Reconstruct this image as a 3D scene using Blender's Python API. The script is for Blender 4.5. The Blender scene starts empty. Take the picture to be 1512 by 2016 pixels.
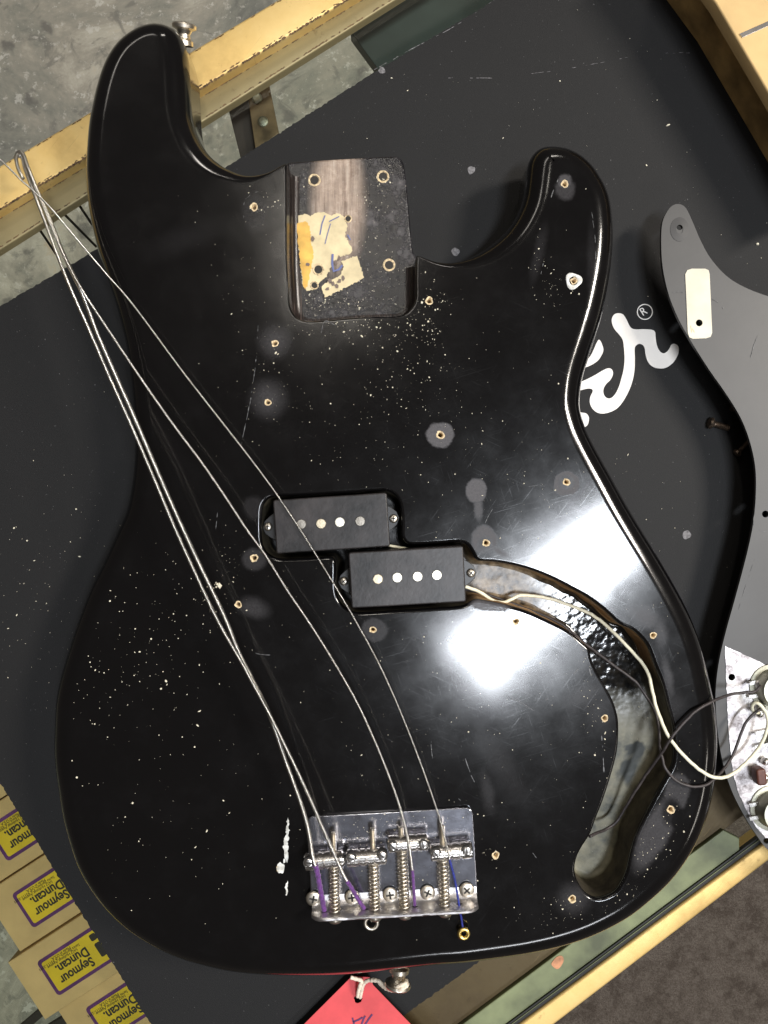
import bpy, bmesh, math, random
import numpy as np
from mathutils import Vector, Matrix, noise
from mathutils.geometry import delaunay_2d_cdt
random.seed(7); np.random.seed(7)
S = bpy.context.scene; COL = S.collection
R = math.radians
CH = 0.40; FP = 1600.0; CX, CY = 756.0, 1008.0      # camera height over the body top, focal length in photo pixels

# ------------------------------------------------------------------ camera, world, lamps
cam = bpy.data.cameras.new('camera'); camo = bpy.data.objects.new('camera', cam); COL.objects.link(camo)
camo.location = (0, 0, CH); camo.rotation_euler = (0, 0, 0)
cam.sensor_fit = 'VERTICAL'; cam.sensor_height = 36; cam.lens = 36 * FP / 2016; cam.clip_start = 0.01; cam.clip_end = 50
S.camera = camo
W = bpy.data.worlds.new('World'); S.world = W; W.use_nodes = True
bg = W.node_tree.nodes['Background']; bg.inputs[0].default_value = (1.0, 0.86, 0.74, 1); bg.inputs[1].default_value = 0.07
S.view_settings.view_transform = 'Standard'; S.view_settings.look = 'None'
S.view_settings.exposure = 0.0; S.view_settings.gamma = 1.0
def lamp(name, loc, sx, sy, watt, rz=0, col=(1, .95, .88)):
    l = bpy.data.lights.new(name, 'AREA'); l.shape = 'RECTANGLE'; l.size = sx; l.size_y = sy; l.energy = watt; l.color = col
    o = bpy.data.objects.new(name, l); COL.objects.link(o); o.location = loc; o.rotation_euler = (0, 0, R(rz)); return o
lamp('ceiling_or_added_lamp', (0.615, -0.298, 2.6), 0.82, 0.215, 54, 43, (.88, .93, 1))
lamp('ceiling_or_added_lamp', (2.1, 0.75, 2.3), 1.1, 0.32, 120, 40, (1, .93, .84))
lamp('ceiling_or_added_lamp', (-0.2, 1.03, 2.6), 0.20, 0.50, 8, 0, (1, .93, .82))
lamp('ceiling_or_added_lamp', (-1.3, 2.2, 2.6), 1.2, 0.3, 9, 40, (1, .93, .84))  # unseen panel added for highlights on the body's rounded edge
lamp('ceiling_or_added_lamp', (0.6, 3.4, 2.6), 1.2, 0.3, 28, 40, (1, .93, .84))  # another out-of-view panel, added for crisp edge reflections
lamp('ceiling_or_added_lamp', (3.2, -1.8, 2.6), 1.2, 0.3, 18, 40, (1, .93, .84))  # out-of-view panel, likewise added for reflections along the sides
lamp('ceiling_or_added_lamp', (0.75, -2.5, 2.6), 1.2, 0.3, 26, 43, (.94, .96, 1))

# ------------------------------------------------------------------ coordinates and object helpers
def P(x, y, z=0.0):
    k = (CH - z) / FP
    return Vector(((x - CX) * k, (CY - y) * k, z))
WLOC = {}
def put(o, loc, parent=None):
    loc = Vector(loc); WLOC[o.name] = loc
    if parent is not None:
        o.parent = parent; o.location = loc - WLOC[parent.name]
    else: o.location = loc
    return o
def empty(name, loc):
    o = bpy.data.objects.new(name, None); o.empty_display_size = .01; COL.objects.link(o); return put(o, loc)
def tag(o, label=None, cat=None, group=None, kind=None):
    if label: o['label'] = label
    if cat: o['category'] = cat
    if group: o['group'] = group
    if kind: o['kind'] = kind
    return o
def mk(name, verts, faces, mat, parent=None, smooth=False, mids=None, normals=None, sharp=None):
    V = np.array([tuple(v) for v in verts], dtype=float)
    c = (V.min(0) + V.max(0)) / 2; c[2] = V[:, 2].min()
    me = bpy.data.meshes.new(name); me.from_pydata((V - c).tolist(), [], [list(map(int, f)) for f in faces])
    for m in (mat if isinstance(mat, (list, tuple)) else [mat]): me.materials.append(m)
    if mids is not None: me.polygons.foreach_set('material_index', mids)
    if smooth: me.polygons.foreach_set('use_smooth', [True] * len(me.polygons))
    me.update()
    if normals is not None: me.normals_split_custom_set_from_vertices([tuple(n) for n in normals])
    elif smooth and sharp: me.set_sharp_from_angle(angle=R(sharp))
    if smooth and normals is None: me.polygons.foreach_set('use_smooth', [len(q) <= 6 for q in faces]); me.update()
    o = bpy.data.objects.new(name, me); COL.objects.link(o)
    return put(o, c, parent)
def inst(name, me, loc, parent=None, rot=None):
    o = bpy.data.objects.new(name, me); COL.objects.link(o); put(o, loc, parent)
    if rot: o.rotation_euler = rot
    return o
class MB:
    def __init__(s): s.v = []; s.f = []; s.m = []
    def add(s, v, f, m=0):
        b = len(s.v); s.v += [Vector(p) for p in v]; s.f += [[i + b for i in q] for q in f]; s.m += [m] * len(f); return s
    def obj(s, name, mat, parent=None, smooth=False, sharp=35):
        return mk(name, s.v, s.f, mat, parent, smooth, s.m, None, sharp if smooth else None)
def cr(pts, n=8, closed=False):                      # Catmull-Rom through points
    p = [np.array(tuple(q), float) for q in pts]; N = len(p); out = []
    for i in range(N if closed else N - 1):
        a = p[(i - 1) % N] if closed or i > 0 else 2 * p[0] - p[1]
        b = p[i]; c = p[(i + 1) % N]
        d = p[(i + 2) % N] if closed or i < N - 2 else 2 * p[-1] - p[-2]
        for k in range(n):
            t = k / n
            out.append(.5 * ((2 * b) + (-a + c) * t + (2 * a - 5 * b + 4 * c - d) * t * t + (-a + 3 * b - 3 * c + d) * t ** 3))
    if not closed: out.append(p[-1])
    return np.array(out)
def resample(pts, step, closed=False):
    q = np.vstack([pts, pts[:1]]) if closed else pts
    d = np.r_[0, np.cumsum(np.linalg.norm(np.diff(q, axis=0), axis=1))]
    n = max(3, int(d[-1] / step)); t = np.linspace(0, d[-1], n + 1)
    if closed: t = t[:-1]
    return np.stack([np.interp(t, d, q[:, k]) for k in range(q.shape[1])], 1)
def smooth_loop(a, it=1):
    for _ in range(it): a = .25 * np.roll(a, 1, 0) + .5 * a + .25 * np.roll(a, -1, 0)
    return a
def loop_normals(p, sm=2):                           # outward unit normals, loop forced CCW by caller
    t = np.roll(p, -1, 0) - np.roll(p, 1, 0); n = np.stack([t[:, 1], -t[:, 0]], 1)
    n = smooth_loop(n / np.linalg.norm(n, axis=1)[:, None], sm)
    return n / np.linalg.norm(n, axis=1)[:, None]
def ccw(p):
    x, y = p[:, 0], p[:, 1]
    return p if np.sum(x * np.roll(y, -1) - np.roll(x, -1) * y) > 0 else p[::-1]
def inside(poly, q):
    x, y = q[:, 0], q[:, 1]; c = np.zeros(len(q), bool); n = len(poly); j = n - 1
    for i in range(n):
        xi, yi = poly[i]; xj, yj = poly[j]
        if yi != yj:
            c ^= ((yi > y) != (yj > y)) & (x < (xj - xi) * (y - yi) / (yj - yi) + xi)
        j = i
    return c
def cdt(loops, outer=0, extra=()):                   # triangulate the outer loop minus the other loops
    v = []; e = []
    for L in loops:
        b = len(v); v += [Vector((a[0] * 100, a[1] * 100)) for a in L]; e += [(b + i, b + (i + 1) % len(L)) for i in range(len(L))]
    v += [Vector((a[0] * 100, a[1] * 100)) for a in extra]
    vo, eo, fo, _, _, _ = delaunay_2d_cdt(v, e, [], 0, 1e-6)
    vo = np.array([tuple(a) for a in vo]) / 100; fo = np.array([f for f in fo if len(f) == 3])
    c = vo[fo].mean(1); ok = inside(loops[0], c)
    for L in loops[1:]: ok &= ~inside(L, c)
    return vo, fo[ok]
def frame(t):
    t = Vector(t).normalized(); a = Vector((0, 0, 1)) if abs(t.z) < .9 else Vector((1, 0, 0))
    u = t.cross(a).normalized(); return u, t.cross(u).normalized()
def tube(pts, r, n=8, cap=True):
    pts = [Vector(p) for p in pts]; N = len(pts); v = []; f = []
    u = None
    for i, p in enumerate(pts):
        t = (pts[min(i + 1, N - 1)] - pts[max(i - 1, 0)]).normalized()
        if u is None: u, w = frame(t)
        else:
            u = (u - t * u.dot(t)).normalized(); w = t.cross(u)
        rr = r[i] if hasattr(r, '__len__') else r
        for k in range(n):
            a = 2 * math.pi * k / n; v.append(p + (u * math.cos(a) + w * math.sin(a)) * rr)
    for i in range(N - 1):
        for k in range(n):
            f.append([i * n + k, i * n + (k + 1) % n, (i + 1) * n + (k + 1) % n, (i + 1) * n + k])
    if cap: f.append(list(range(n))[::-1]); f.append([(N - 1) * n + k for k in range(n)])
    return v, f
def lathe(prof, n=24, c=(0, 0, 0), ax=(0, 0, 1)):    # prof: (radius, height) along ax
    c = Vector(c); ax = Vector(ax).normalized(); u, w = frame(ax); v = []; f = []
    for (r, h) in prof:
        for k in range(n):
            a = 2 * math.pi * k / n; v.append(c + ax * h + (u * math.cos(a) + w * math.sin(a)) * max(r, 1e-6))
    for i in range(len(prof) - 1):
        for k in range(n): f.append([i * n + k, (i + 1) * n + k, (i + 1) * n + (k + 1) % n, i * n + (k + 1) % n])
    return v, f
def box(cx, cy, cz, sx, sy, sz, rz=0):
    c, s = math.cos(rz), math.sin(rz); v = []
    for dz in (-1, 1):
        for dx, dy in ((-1, -1), (1, -1), (1, 1), (-1, 1)):
            x, y = dx * sx / 2, dy * sy / 2; v.append((cx + c * x - s * y, cy + s * x + c * y, cz + dz * sz / 2))
    return v, [[3, 2, 1, 0], [4, 5, 6, 7], [0, 1, 5, 4], [1, 2, 6, 5], [2, 3, 7, 6], [3, 0, 4, 7]]
def slab(loop, zt, th, bev=0.0006, k=3):             # loop of world xy; rounded upper rim
    L = ccw(np.array([(a[0], a[1]) for a in loop])); n = len(L); N = loop_normals(L, 0)
    # miter for straight-edged loops
    v = []; f = []
    rings = [(bev * (1 - math.sin(a)), zt - bev * (1 - math.cos(a))) for a in np.linspace(0, math.pi / 2, k + 1)] + [(0, zt - th)]
    for ins, z in rings:
        for i in range(n): v.append((L[i, 0] - N[i, 0] * ins, L[i, 1] - N[i, 1] * ins, z))
    for j in range(len(rings) - 1):
        for i in range(n): f.append([j * n + i, (j + 1) * n + i, (j + 1) * n + (i + 1) % n, j * n + (i + 1) % n])
    f.append(list(range(n))); f.append([(len(rings) - 1) * n + i for i in range(n)][::-1])
    return v, f
def wpoly(pts, z): return [tuple(P(x, y, z))[:2] for x, y in pts]
def rrect(w, h, r, k=5):
    out = []
    for cx, cy, a0 in ((w / 2 - r, h / 2 - r, 0), (-w / 2 + r, h / 2 - r, 90), (-w / 2 + r, -h / 2 + r, 180), (w / 2 - r, -h / 2 + r, 270)):
        for i in range(k + 1):
            a = R(a0 + 90 * i / k); out.append((cx + r * math.cos(a), cy + r * math.sin(a)))
    return np.array(out)
def rot2(p, a, c=(0, 0)):
    ca, sa = math.cos(a), math.sin(a); p = np.asarray(p)
    return np.stack([p[:, 0] * ca - p[:, 1] * sa + c[0], p[:, 0] * sa + p[:, 1] * ca + c[1]], 1)
def ribbon(pts, w, z=None):                          # flat strip along world points; w in metres (scalar or list)
    p = [Vector(q) for q in pts]; n = len(p); v = []; f = []
    for i in range(n):
        t = (p[min(i + 1, n - 1)] - p[max(i - 1, 0)]); t.z = 0; t.normalize(); s = Vector((-t.y, t.x, 0))
        ww = w[i] if hasattr(w, '__len__') else w
        v += [p[i] + s * ww / 2, p[i] - s * ww / 2]
    for i in range(n - 1): f.append([2 * i, 2 * i + 1, 2 * i + 3, 2 * i + 2])
    return v, f
def polymesh(loop_px, z, th=0.0003, sp=0):
    pts = cr([(a, b) for a, b in loop_px], sp, True) if sp else np.array(loop_px, float)
    L = ccw(np.array([tuple(P(x, y, z))[:2] for x, y in pts])); vo, fo = cdt([L]); v = [(a, b, z) for a, b in vo]; f = [list(t) for t in fo]
    b = len(v); n = len(L); v += [(a, c, z) for a, c in L] + [(a, c, z - th) for a, c in L]
    f += [[b + i, b + n + i, b + n + (i + 1) % n, b + (i + 1) % n] for i in range(n)]
    return v, f
def text_mesh(s, size, loc, rz, mat, parent, name='lettering', bold=0.0, sx=1.0):
    cu = bpy.data.curves.new('t', 'FONT'); cu.body = s; cu.size = size; cu.offset = bold; cu.extrude = 0.00005; cu.resolution_u = 3
    o = bpy.data.objects.new('t', cu); COL.objects.link(o)
    dg = bpy.context.evaluated_depsgraph_get(); me = bpy.data.meshes.new_from_object(o.evaluated_get(dg)); bpy.data.objects.remove(o); bpy.data.curves.remove(cu)
    me.materials.clear(); me.materials.append(mat); me.name = name
    q = inst(name, me, loc, parent, (0, 0, rz)); q.scale = (sx, 1, 1); return q

# ------------------------------------------------------------------ materials
def newmat(name):
    m = bpy.data.materials.new(name); m.use_nodes = True; nt = m.node_tree; return m, nt, nt.nodes['Principled BSDF']
def setp(b, **k):
    names = dict(col='Base Color', rough='Roughness', metal='Metallic', coat='Coat Weight', coatr='Coat Roughness', spec='Specular IOR Level', sheen='Sheen Weight', sub='Subsurface Weight')
    for a, v in k.items(): b.inputs[names[a]].default_value = (*v, 1) if a == 'col' else v
def N(nt, t, **k):
    n = nt.nodes.new(t)
    for a, v in k.items():
        if a.startswith('i_'):
            key = a[2:]; n.inputs[int(key) if key.isdigit() else key.replace('_', ' ')].default_value = v
        else: setattr(n, a, v)
    return n
def L(nt, a, b): nt.links.new(a, b)
def coords(nt, sc=(1, 1, 1), rot=(0, 0, 0)):
    # world-fixed position so that parts of one thing share a grain
    g = N(nt, 'ShaderNodeNewGeometry'); m = N(nt, 'ShaderNodeMapping'); m.inputs['Scale'].default_value = sc
    src = g.outputs['Position']
    if any(rot):
        r0 = N(nt, 'ShaderNodeMapping'); r0.inputs['Rotation'].default_value = rot; L(nt, src, r0.inputs['Vector']); src = r0.outputs[0]
    L(nt, src, m.inputs['Vector']); return m.outputs[0]
def noi(nt, vec, scale, detail=4, rough=.55, dist=0):
    n = N(nt, 'ShaderNodeTexNoise'); n.inputs['Scale'].default_value = scale; n.inputs['Detail'].default_value = detail
    n.inputs['Roughness'].default_value = rough; n.inputs['Distortion'].default_value = dist; L(nt, vec, n.inputs['Vector']); return n.outputs['Fac']
def ramp(nt, fac, stops):
    r = N(nt, 'ShaderNodeValToRGB'); el = r.color_ramp.elements
    while len(el) < len(stops): el.new(.5)
    for e, (p, c) in zip(el, stops): e.position = p; e.color = (*c, 1) if hasattr(c, '__len__') else (c, c, c, 1)
    L(nt, fac, r.inputs[0]); return r.outputs[0]
def mix(nt, f, a, b, mode='MIX'):
    m = N(nt, 'ShaderNodeMix', data_type='RGBA', blend_type=mode)
    for s, v in ((0, f), (6, a), (7, b)):
        if hasattr(v, 'is_linked') or isinstance(v, bpy.types.NodeSocket): L(nt, v, m.inputs[s])
        else: m.inputs[s].default_value = v if s == 0 else ((*v, 1) if len(v) == 3 else v)
    return m.outputs[2]
def mth(nt, op, a, b=None, c=None, clamp=False):
    m = N(nt, 'ShaderNodeMath', operation=op); m.use_clamp = clamp
    for i, v in enumerate((a, b, c)):
        if v is None: continue
        if isinstance(v, bpy.types.NodeSocket): L(nt, v, m.inputs[i])
        else: m.inputs[i].default_value = v
    return m.outputs[0]
def bump(nt, b, h, st=.3, dist=.001, prev=None):
    n = N(nt, 'ShaderNodeBump'); n.inputs['Strength'].default_value = st; n.inputs['Distance'].default_value = dist; L(nt, h, n.inputs['Height'])
    if prev: L(nt, prev, n.inputs['Normal'])
    L(nt, n.outputs[0], b.inputs['Normal']); return n.outputs[0]
def simple(name, col, rough=.5, metal=0, nscale=0, namp=.15, bst=0, bsc=800, **k):
    m, nt, b = newmat(name); setp(b, col=col, rough=rough, metal=metal, **k)
    if nscale:
        f = noi(nt, coords(nt), nscale); d = [max(0, c * (1 - namp * 2)) for c in col]; u = [min(1, c * (1 + namp * 2)) for c in col]
        L(nt, ramp(nt, f, [(.3, d), (.7, u)]), b.inputs['Base Color'])
    if bst: bump(nt, b, noi(nt, coords(nt), bsc, 5), bst, .0004)
    return m
M = {}
def smask(nt, cx, cy, rx, ry, ang, soft, vec):       # soft ellipse mask, metres
    s = N(nt, 'ShaderNodeMapping', vector_type='TEXTURE'); s.inputs['Location'].default_value = (cx, cy, 0)
    s.inputs['Rotation'].default_value = (0, 0, ang); s.inputs['Scale'].default_value = (rx, ry, 1e3); L(nt, vec, s.inputs['Vector'])
    d = N(nt, 'ShaderNodeVectorMath', operation='LENGTH'); L(nt, s.outputs[0], d.inputs[0])
    r = N(nt, 'ShaderNodeMapRange', interpolation_type='SMOOTHSTEP'); r.inputs['From Min'].default_value = 1; r.inputs['From Max'].default_value = 1 - soft
    r.inputs['To Min'].default_value = 0; r.inputs['To Max'].default_value = 1; L(nt, d.outputs['Value'], r.inputs['Value']); return r.outputs[0]
# glossy black lacquer with the hazy marks of the removed pickguard
HALO = [ # px x, y, rx, ry, angle(deg), softness, strength
 (503, 420, 34, 46, 0, .5, .10), (543, 672, 46, 48, 0, .9, .32), (528, 785, 50, 52, 0, .95, .35), (867, 856, 29, 29, 0, .22, .75),
 (1114, 372, 24, 27, 0, .45, .30), (1112, 358, 17, 17, 0, .4, .5), (1115, 951, 26, 26, 0, .15, .62), (1114, 948, 19, 18, 0, .5, -.45),
 (938, 966, 23, 25, 0, .25, .75), (942, 1000, 11, 34, 4, .8, .55), (953, 1062, 29, 31, 20, .3, .65), (955, 1071, 20, 22, 0, .5, -.45), (985, 1088, 34, 9, -35, .9, .5),
 (500, 1100, 30, 27, 0, .4, .22), (500, 1196, 44, 28, -12, .8, .26), (737, 1240, 31, 26, -10, .3, .22), (500, 1000, 27, 30, 0, .5, .13),
 (965, 1192, 48, 14, -6, .35, .6), (1270, 1215, 48, 30, -30, .9, .35), (1300, 1245, 22, 45, 10, .9, .25), (1315, 1335, 14, 60, 12, .9, .28), (1330, 1390, 30, 40, 0, .9, .10),
 (1290, 1640, 34, 100, -27, .45, .36), (1333, 1560, 28, 45, -8, .3, .30), (1322, 1600, 26, 36, -5, .5, -.28), (1130, 1770, 48, 44, 0, .9, .25), (985, 1500, 40, 120, 30, .95, .09),
 (960, 1560, 20, 60, 10, .9, .15), (1150, 1370, 70, 35, 25, 1.0, .16), (920, 1320, 60, 60, 0, 1.0, .14),
 (365, 470, 110, 40, 20, 1.0, .05), (720, 500, 1, 1, 0, 1, .01), (1060, 500, 16, 80, -12, .8, .10), (1165, 520, 14, 130, 0, .9, .08),
 (1180, 1400, 40, 60, 0, 1, .10)]
def lacquer():
    m, nt, b = newmat('black_lacquer'); vec = coords(nt)
    # distort the coordinates a little so that no mark is a perfect ellipse
    nz = N(nt, 'ShaderNodeTexNoise'); nz.inputs['Scale'].default_value = 80; nz.inputs['Detail'].default_value = 9; nz.inputs['Roughness'].default_value = .72; L(nt, vec, nz.inputs['Vector'])
    v1 = N(nt, 'ShaderNodeVectorMath', operation='SUBTRACT'); L(nt, nz.outputs['Color'], v1.inputs[0]); v1.inputs[1].default_value = (.5, .5, .5)
    v2 = N(nt, 'ShaderNodeVectorMath', operation='SCALE'); L(nt, v1.outputs[0], v2.inputs[0]); v2.inputs['Scale'].default_value = .0055
    v3 = N(nt, 'ShaderNodeVectorMath', operation='ADD'); L(nt, v2.outputs[0], v3.inputs[0]); L(nt, vec, v3.inputs[1]); wv = v3.outputs[0]
    acc = None
    for (x, y, rx, ry, an, so, st) in HALO:
        p = P(x, y); k = CH / FP
        q = mth(nt, 'MULTIPLY', smask(nt, p.x, p.y, rx * k, ry * k, R(an), so, wv), st)
        acc = q if acc is None else mth(nt, 'MAXIMUM', acc, q) if st > 0 else mth(nt, 'ADD', acc, q)
    fine = noi(nt, vec, 900, 6, .7); grime = noi(nt, vec, 45, 6, .65)
    hz = mth(nt, 'MULTIPLY', mth(nt, 'MAXIMUM', acc, 0.0), mth(nt, 'MULTIPLY_ADD', fine, 1.5, .22), clamp=True)
    # fine dust film: faint everywhere
    film = N(nt, 'ShaderNodeMapRange'); L(nt, grime, film.inputs['Value']); film.inputs['From Min'].default_value = .5; film.inputs['From Max'].default_value = .8; film.inputs['To Max'].default_value = .012
    hz2 = mth(nt, 'ADD', hz, film.outputs[0], clamp=True)
    # hairline scratches, two directions
    sc = []
    for an, s1, s2 in ((.45, 45, 1700), (1.25, 60, 2100), (2.2, 50, 1500), (2.85, 40, 1900)):
        v = coords(nt, (s1, s2, 1), (0, 0, an)); n = noi(nt, v, 1.0, 2, .5, .25)
        r = N(nt, 'ShaderNodeMapRange'); L(nt, n, r.inputs['Value']); r.inputs['From Min'].default_value = .66; r.inputs['From Max'].default_value = .80; sc.append(r.outputs[0])
    scr = mth(nt, 'MAXIMUM', mth(nt, 'MAXIMUM', sc[0], sc[1]), mth(nt, 'MAXIMUM', sc[2], sc[3]))
    col = mix(nt, hz2, (.0032, .0030, .0032), (.105, .10, .105)); L(nt, col, b.inputs['Base Color'])
    ro = mth(nt, 'MULTIPLY_ADD', hz2, .35, mth(nt, 'MULTIPLY_ADD', grime, .12, .12)); L(nt, mth(nt, 'MINIMUM', ro, .6), b.inputs['Roughness'])
    setp(b, spec=.13)
    L(nt, mth(nt, 'MULTIPLY_ADD', hz2, -1.3, .8, clamp=True), b.inputs['Coat Weight']); 
    L(nt, mth(nt, 'MULTIPLY_ADD', scr, .10, mth(nt, 'MULTIPLY_ADD', grime, .14, .035)), b.inputs['Coat Roughness'])
    bn = N(nt, 'ShaderNodeBump'); bn.inputs['Strength'].default_value = .017; bn.inputs['Distance'].default_value = .0002; L(nt, scr, bn.inputs['Height'])
    b2 = N(nt, 'ShaderNodeBump'); b2.inputs['Strength'].default_value = .5; b2.inputs['Distance'].default_value = .0009; L(nt, noi(nt, vec, 11, 1), b2.inputs['Height']); L(nt, b2.outputs[0], bn.inputs['Normal'])
    L(nt, bn.outputs[0], b.inputs['Normal']); L(nt, bn.outputs[0], b.inputs['Coat Normal'])
    return m
M['lacquer'] = lacquer()
def cavity_mat():
    m, nt, b = newmat('cavity_paint'); vec = coords(nt); sx = N(nt, 'ShaderNodeSeparateXYZ'); L(nt, vec, sx.inputs[0])
    n1 = noi(nt, vec, 60, 6, .65); n2 = noi(nt, vec, 260, 5, .6)
    # glossy black paint on the upper part of the route, thin grey-green primer further down
    t = N(nt, 'ShaderNodeMapRange', interpolation_type='SMOOTHSTEP'); yA = P(0, 1330, -.024).y; yB = P(0, 1450, -.024).y
    L(nt, mth(nt, 'MULTIPLY_ADD', n1, .05, mth(nt, 'ADD', sx.outputs[1], -.025)), t.inputs['Value']); t.inputs['From Min'].default_value = yB; t.inputs['From Max'].default_value = yA
    green = ramp(nt, n1, [(.30, (.035, .04, .032)), (.5, (.185, .175, .12)), (.72, (.31, .285, .20))])
    blob = ramp(nt, noi(nt, vec, 38, 3, .5, .6), [(.60, 0.), (.66, 1.)])
    green = mix(nt, blob, green, (.02, .025, .02))
    black = ramp(nt, n2, [(.45, (.004, .004, .004)), (.78, (.022, .018, .012))])
    fl = mix(nt, t.outputs[0], green, black)
    # bare brown wood on the routed walls near the rim
    g = N(nt, 'ShaderNodeNewGeometry'); sn = N(nt, 'ShaderNodeSeparateXYZ'); L(nt, g.outputs['Normal'], sn.inputs[0])
    wall = N(nt, 'ShaderNodeMapRange'); L(nt, mth(nt, 'ABSOLUTE', sn.outputs[2]), wall.inputs['Value']); wall.inputs['From Min'].default_value = .7; wall.inputs['From Max'].default_value = .25
    grain = noi(nt, coords(nt, (20, 20, 500)), 1.5, 6)
    wood = ramp(nt, grain, [(.3, (.16, .08, .03)), (.5, (.42, .25, .11)), (.7, (.62, .42, .22))])
    low = N(nt, 'ShaderNodeMapRange'); L(nt, sx.outputs[1], low.inputs['Value']); low.inputs['From Min'].default_value = P(0, 1340, 0).y; low.inputs['From Max'].default_value = P(0, 1240, 0).y
    rt = N(nt, 'ShaderNodeMapRange'); L(nt, sx.outputs[0], rt.inputs['Value']); rt.inputs['From Min'].default_value = P(915, 0, 0).x; rt.inputs['From Max'].default_value = P(960, 0, 0).x; lowf = mth(nt, 'MULTIPLY', low.outputs[0], rt.outputs[0])
    wl = mix(nt, lowf, ramp(nt, n1, [(.35, (.02, .014, .008)), (.7, (.10, .085, .05))]), wood)
    dusty = ramp(nt, n2, [(.33, (.02, .014, .008)), (.5, (.15, .105, .058)), (.72, (.33, .25, .15))])
    dm = N(nt, 'ShaderNodeMapRange', interpolation_type='SMOOTHSTEP'); L(nt, mth(nt, 'MULTIPLY_ADD', n1, .03, sx.outputs[0]), dm.inputs['Value']); dm.inputs['From Min'].default_value = P(1190, 0, -.024).x; dm.inputs['From Max'].default_value = P(1080, 0, -.024).x
    fl = mix(nt, mth(nt, 'MULTIPLY', dm.outputs[0], lowf), fl, dusty)
    c = mix(nt, wall.outputs[0], fl, wl); L(nt, c, b.inputs['Base Color'])
    ro = mth(nt, 'ADD', mth(nt, 'MULTIPLY_ADD', t.outputs[0], -.42, .5), mth(nt, 'MULTIPLY', dm.outputs[0], .26)); L(nt, mth(nt, 'MULTIPLY_ADD', wall.outputs[0], .3, ro, clamp=True), b.inputs['Roughness'])
    h = mth(nt, 'ADD', noi(nt, vec, 130, 2), mth(nt, 'MULTIPLY', n2, .15)); bump(nt, b, h, .28, .0011); setp(b, spec=.5)
    return m
M['cavity'] = cavity_mat()
def pocket_mat():
    m, nt, b = newmat('pocket_varnish'); vec = coords(nt)
    gr = noi(nt, coords(nt, (420, 25, 60)), 1, 6, .7); n1 = noi(nt, vec, 90, 6, .7); n2 = noi(nt, vec, 500, 4, .6)
    c1 = P(665, 400, -.016); bare = smask(nt, c1.x, c1.y, .017, .045, 0, .5, vec)  # bare wood stripe, brightened to paint in the lamp's centre glow
    c = ramp(nt, n1, [(.38, (.005, .005, .006)), (.56, (.016, .015, .018)), (.66, (.07, .065, .068)), (.8, (.18, .16, .15))])
    wood_glow = ramp(nt, gr, [(.3, (.16, .10, .07)), (.55, (.48, .37, .29)), (.8, (.70, .60, .50))])
    c = mix(nt, mth(nt, 'MULTIPLY', bare, mth(nt, 'MULTIPLY_ADD', n1, 1.2, .1, clamp=True)), c, wood_glow)
    sp = ramp(nt, n2, [(.66, 0.), (.72, 1.)]); c = mix(nt, mth(nt, 'MULTIPLY', sp, .6), c, (.5, .45, .38))
    L(nt, c, b.inputs['Base Color']); L(nt, mth(nt, 'MULTIPLY_ADD', n1, .45, .02), b.inputs['Roughness'])
    bump(nt, b, mth(nt, 'ADD', gr, n2), .35, .0005); return m
M['pocket'] = pocket_mat()
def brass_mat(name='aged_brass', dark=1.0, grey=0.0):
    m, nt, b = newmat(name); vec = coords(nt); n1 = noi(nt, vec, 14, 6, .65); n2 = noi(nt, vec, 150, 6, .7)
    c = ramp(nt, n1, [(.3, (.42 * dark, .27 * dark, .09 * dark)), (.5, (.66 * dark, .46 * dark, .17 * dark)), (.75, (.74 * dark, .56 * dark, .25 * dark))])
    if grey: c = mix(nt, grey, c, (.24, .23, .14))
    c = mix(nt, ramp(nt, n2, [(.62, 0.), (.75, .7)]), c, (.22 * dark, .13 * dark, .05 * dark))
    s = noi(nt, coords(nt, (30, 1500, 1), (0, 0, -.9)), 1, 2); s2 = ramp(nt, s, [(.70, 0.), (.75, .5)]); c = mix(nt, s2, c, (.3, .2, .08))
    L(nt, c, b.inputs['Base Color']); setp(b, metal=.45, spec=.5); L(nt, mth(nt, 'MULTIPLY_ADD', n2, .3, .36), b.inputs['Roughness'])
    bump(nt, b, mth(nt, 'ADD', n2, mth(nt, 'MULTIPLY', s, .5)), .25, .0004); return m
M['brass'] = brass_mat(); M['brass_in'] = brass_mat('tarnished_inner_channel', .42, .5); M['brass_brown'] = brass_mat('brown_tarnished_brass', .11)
def mat_mat():
    m, nt, b = newmat('black_mat_rubber'); vec = coords(nt)
    f = noi(nt, vec, 1500, 3, .7); g = noi(nt, vec, 9, 5, .6)
    c = mix(nt, f, (.0036, .0037, .0041), (.0135, .0133, .0135)); c = mix(nt, mth(nt, 'MULTIPLY', g, .35), c, (.0165, .0162, .0165))
    sp = ramp(nt, noi(nt, vec, 900, 2, .5), [(.74, 0.), (.78, .5)]); c = mix(nt, sp, c, (.2, .2, .2))
    L(nt, c, b.inputs['Base Color']); setp(b, rough=.66, spec=.26); bump(nt, b, f, .35, .0003); return m
M['mat'] = mat_mat()
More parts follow.
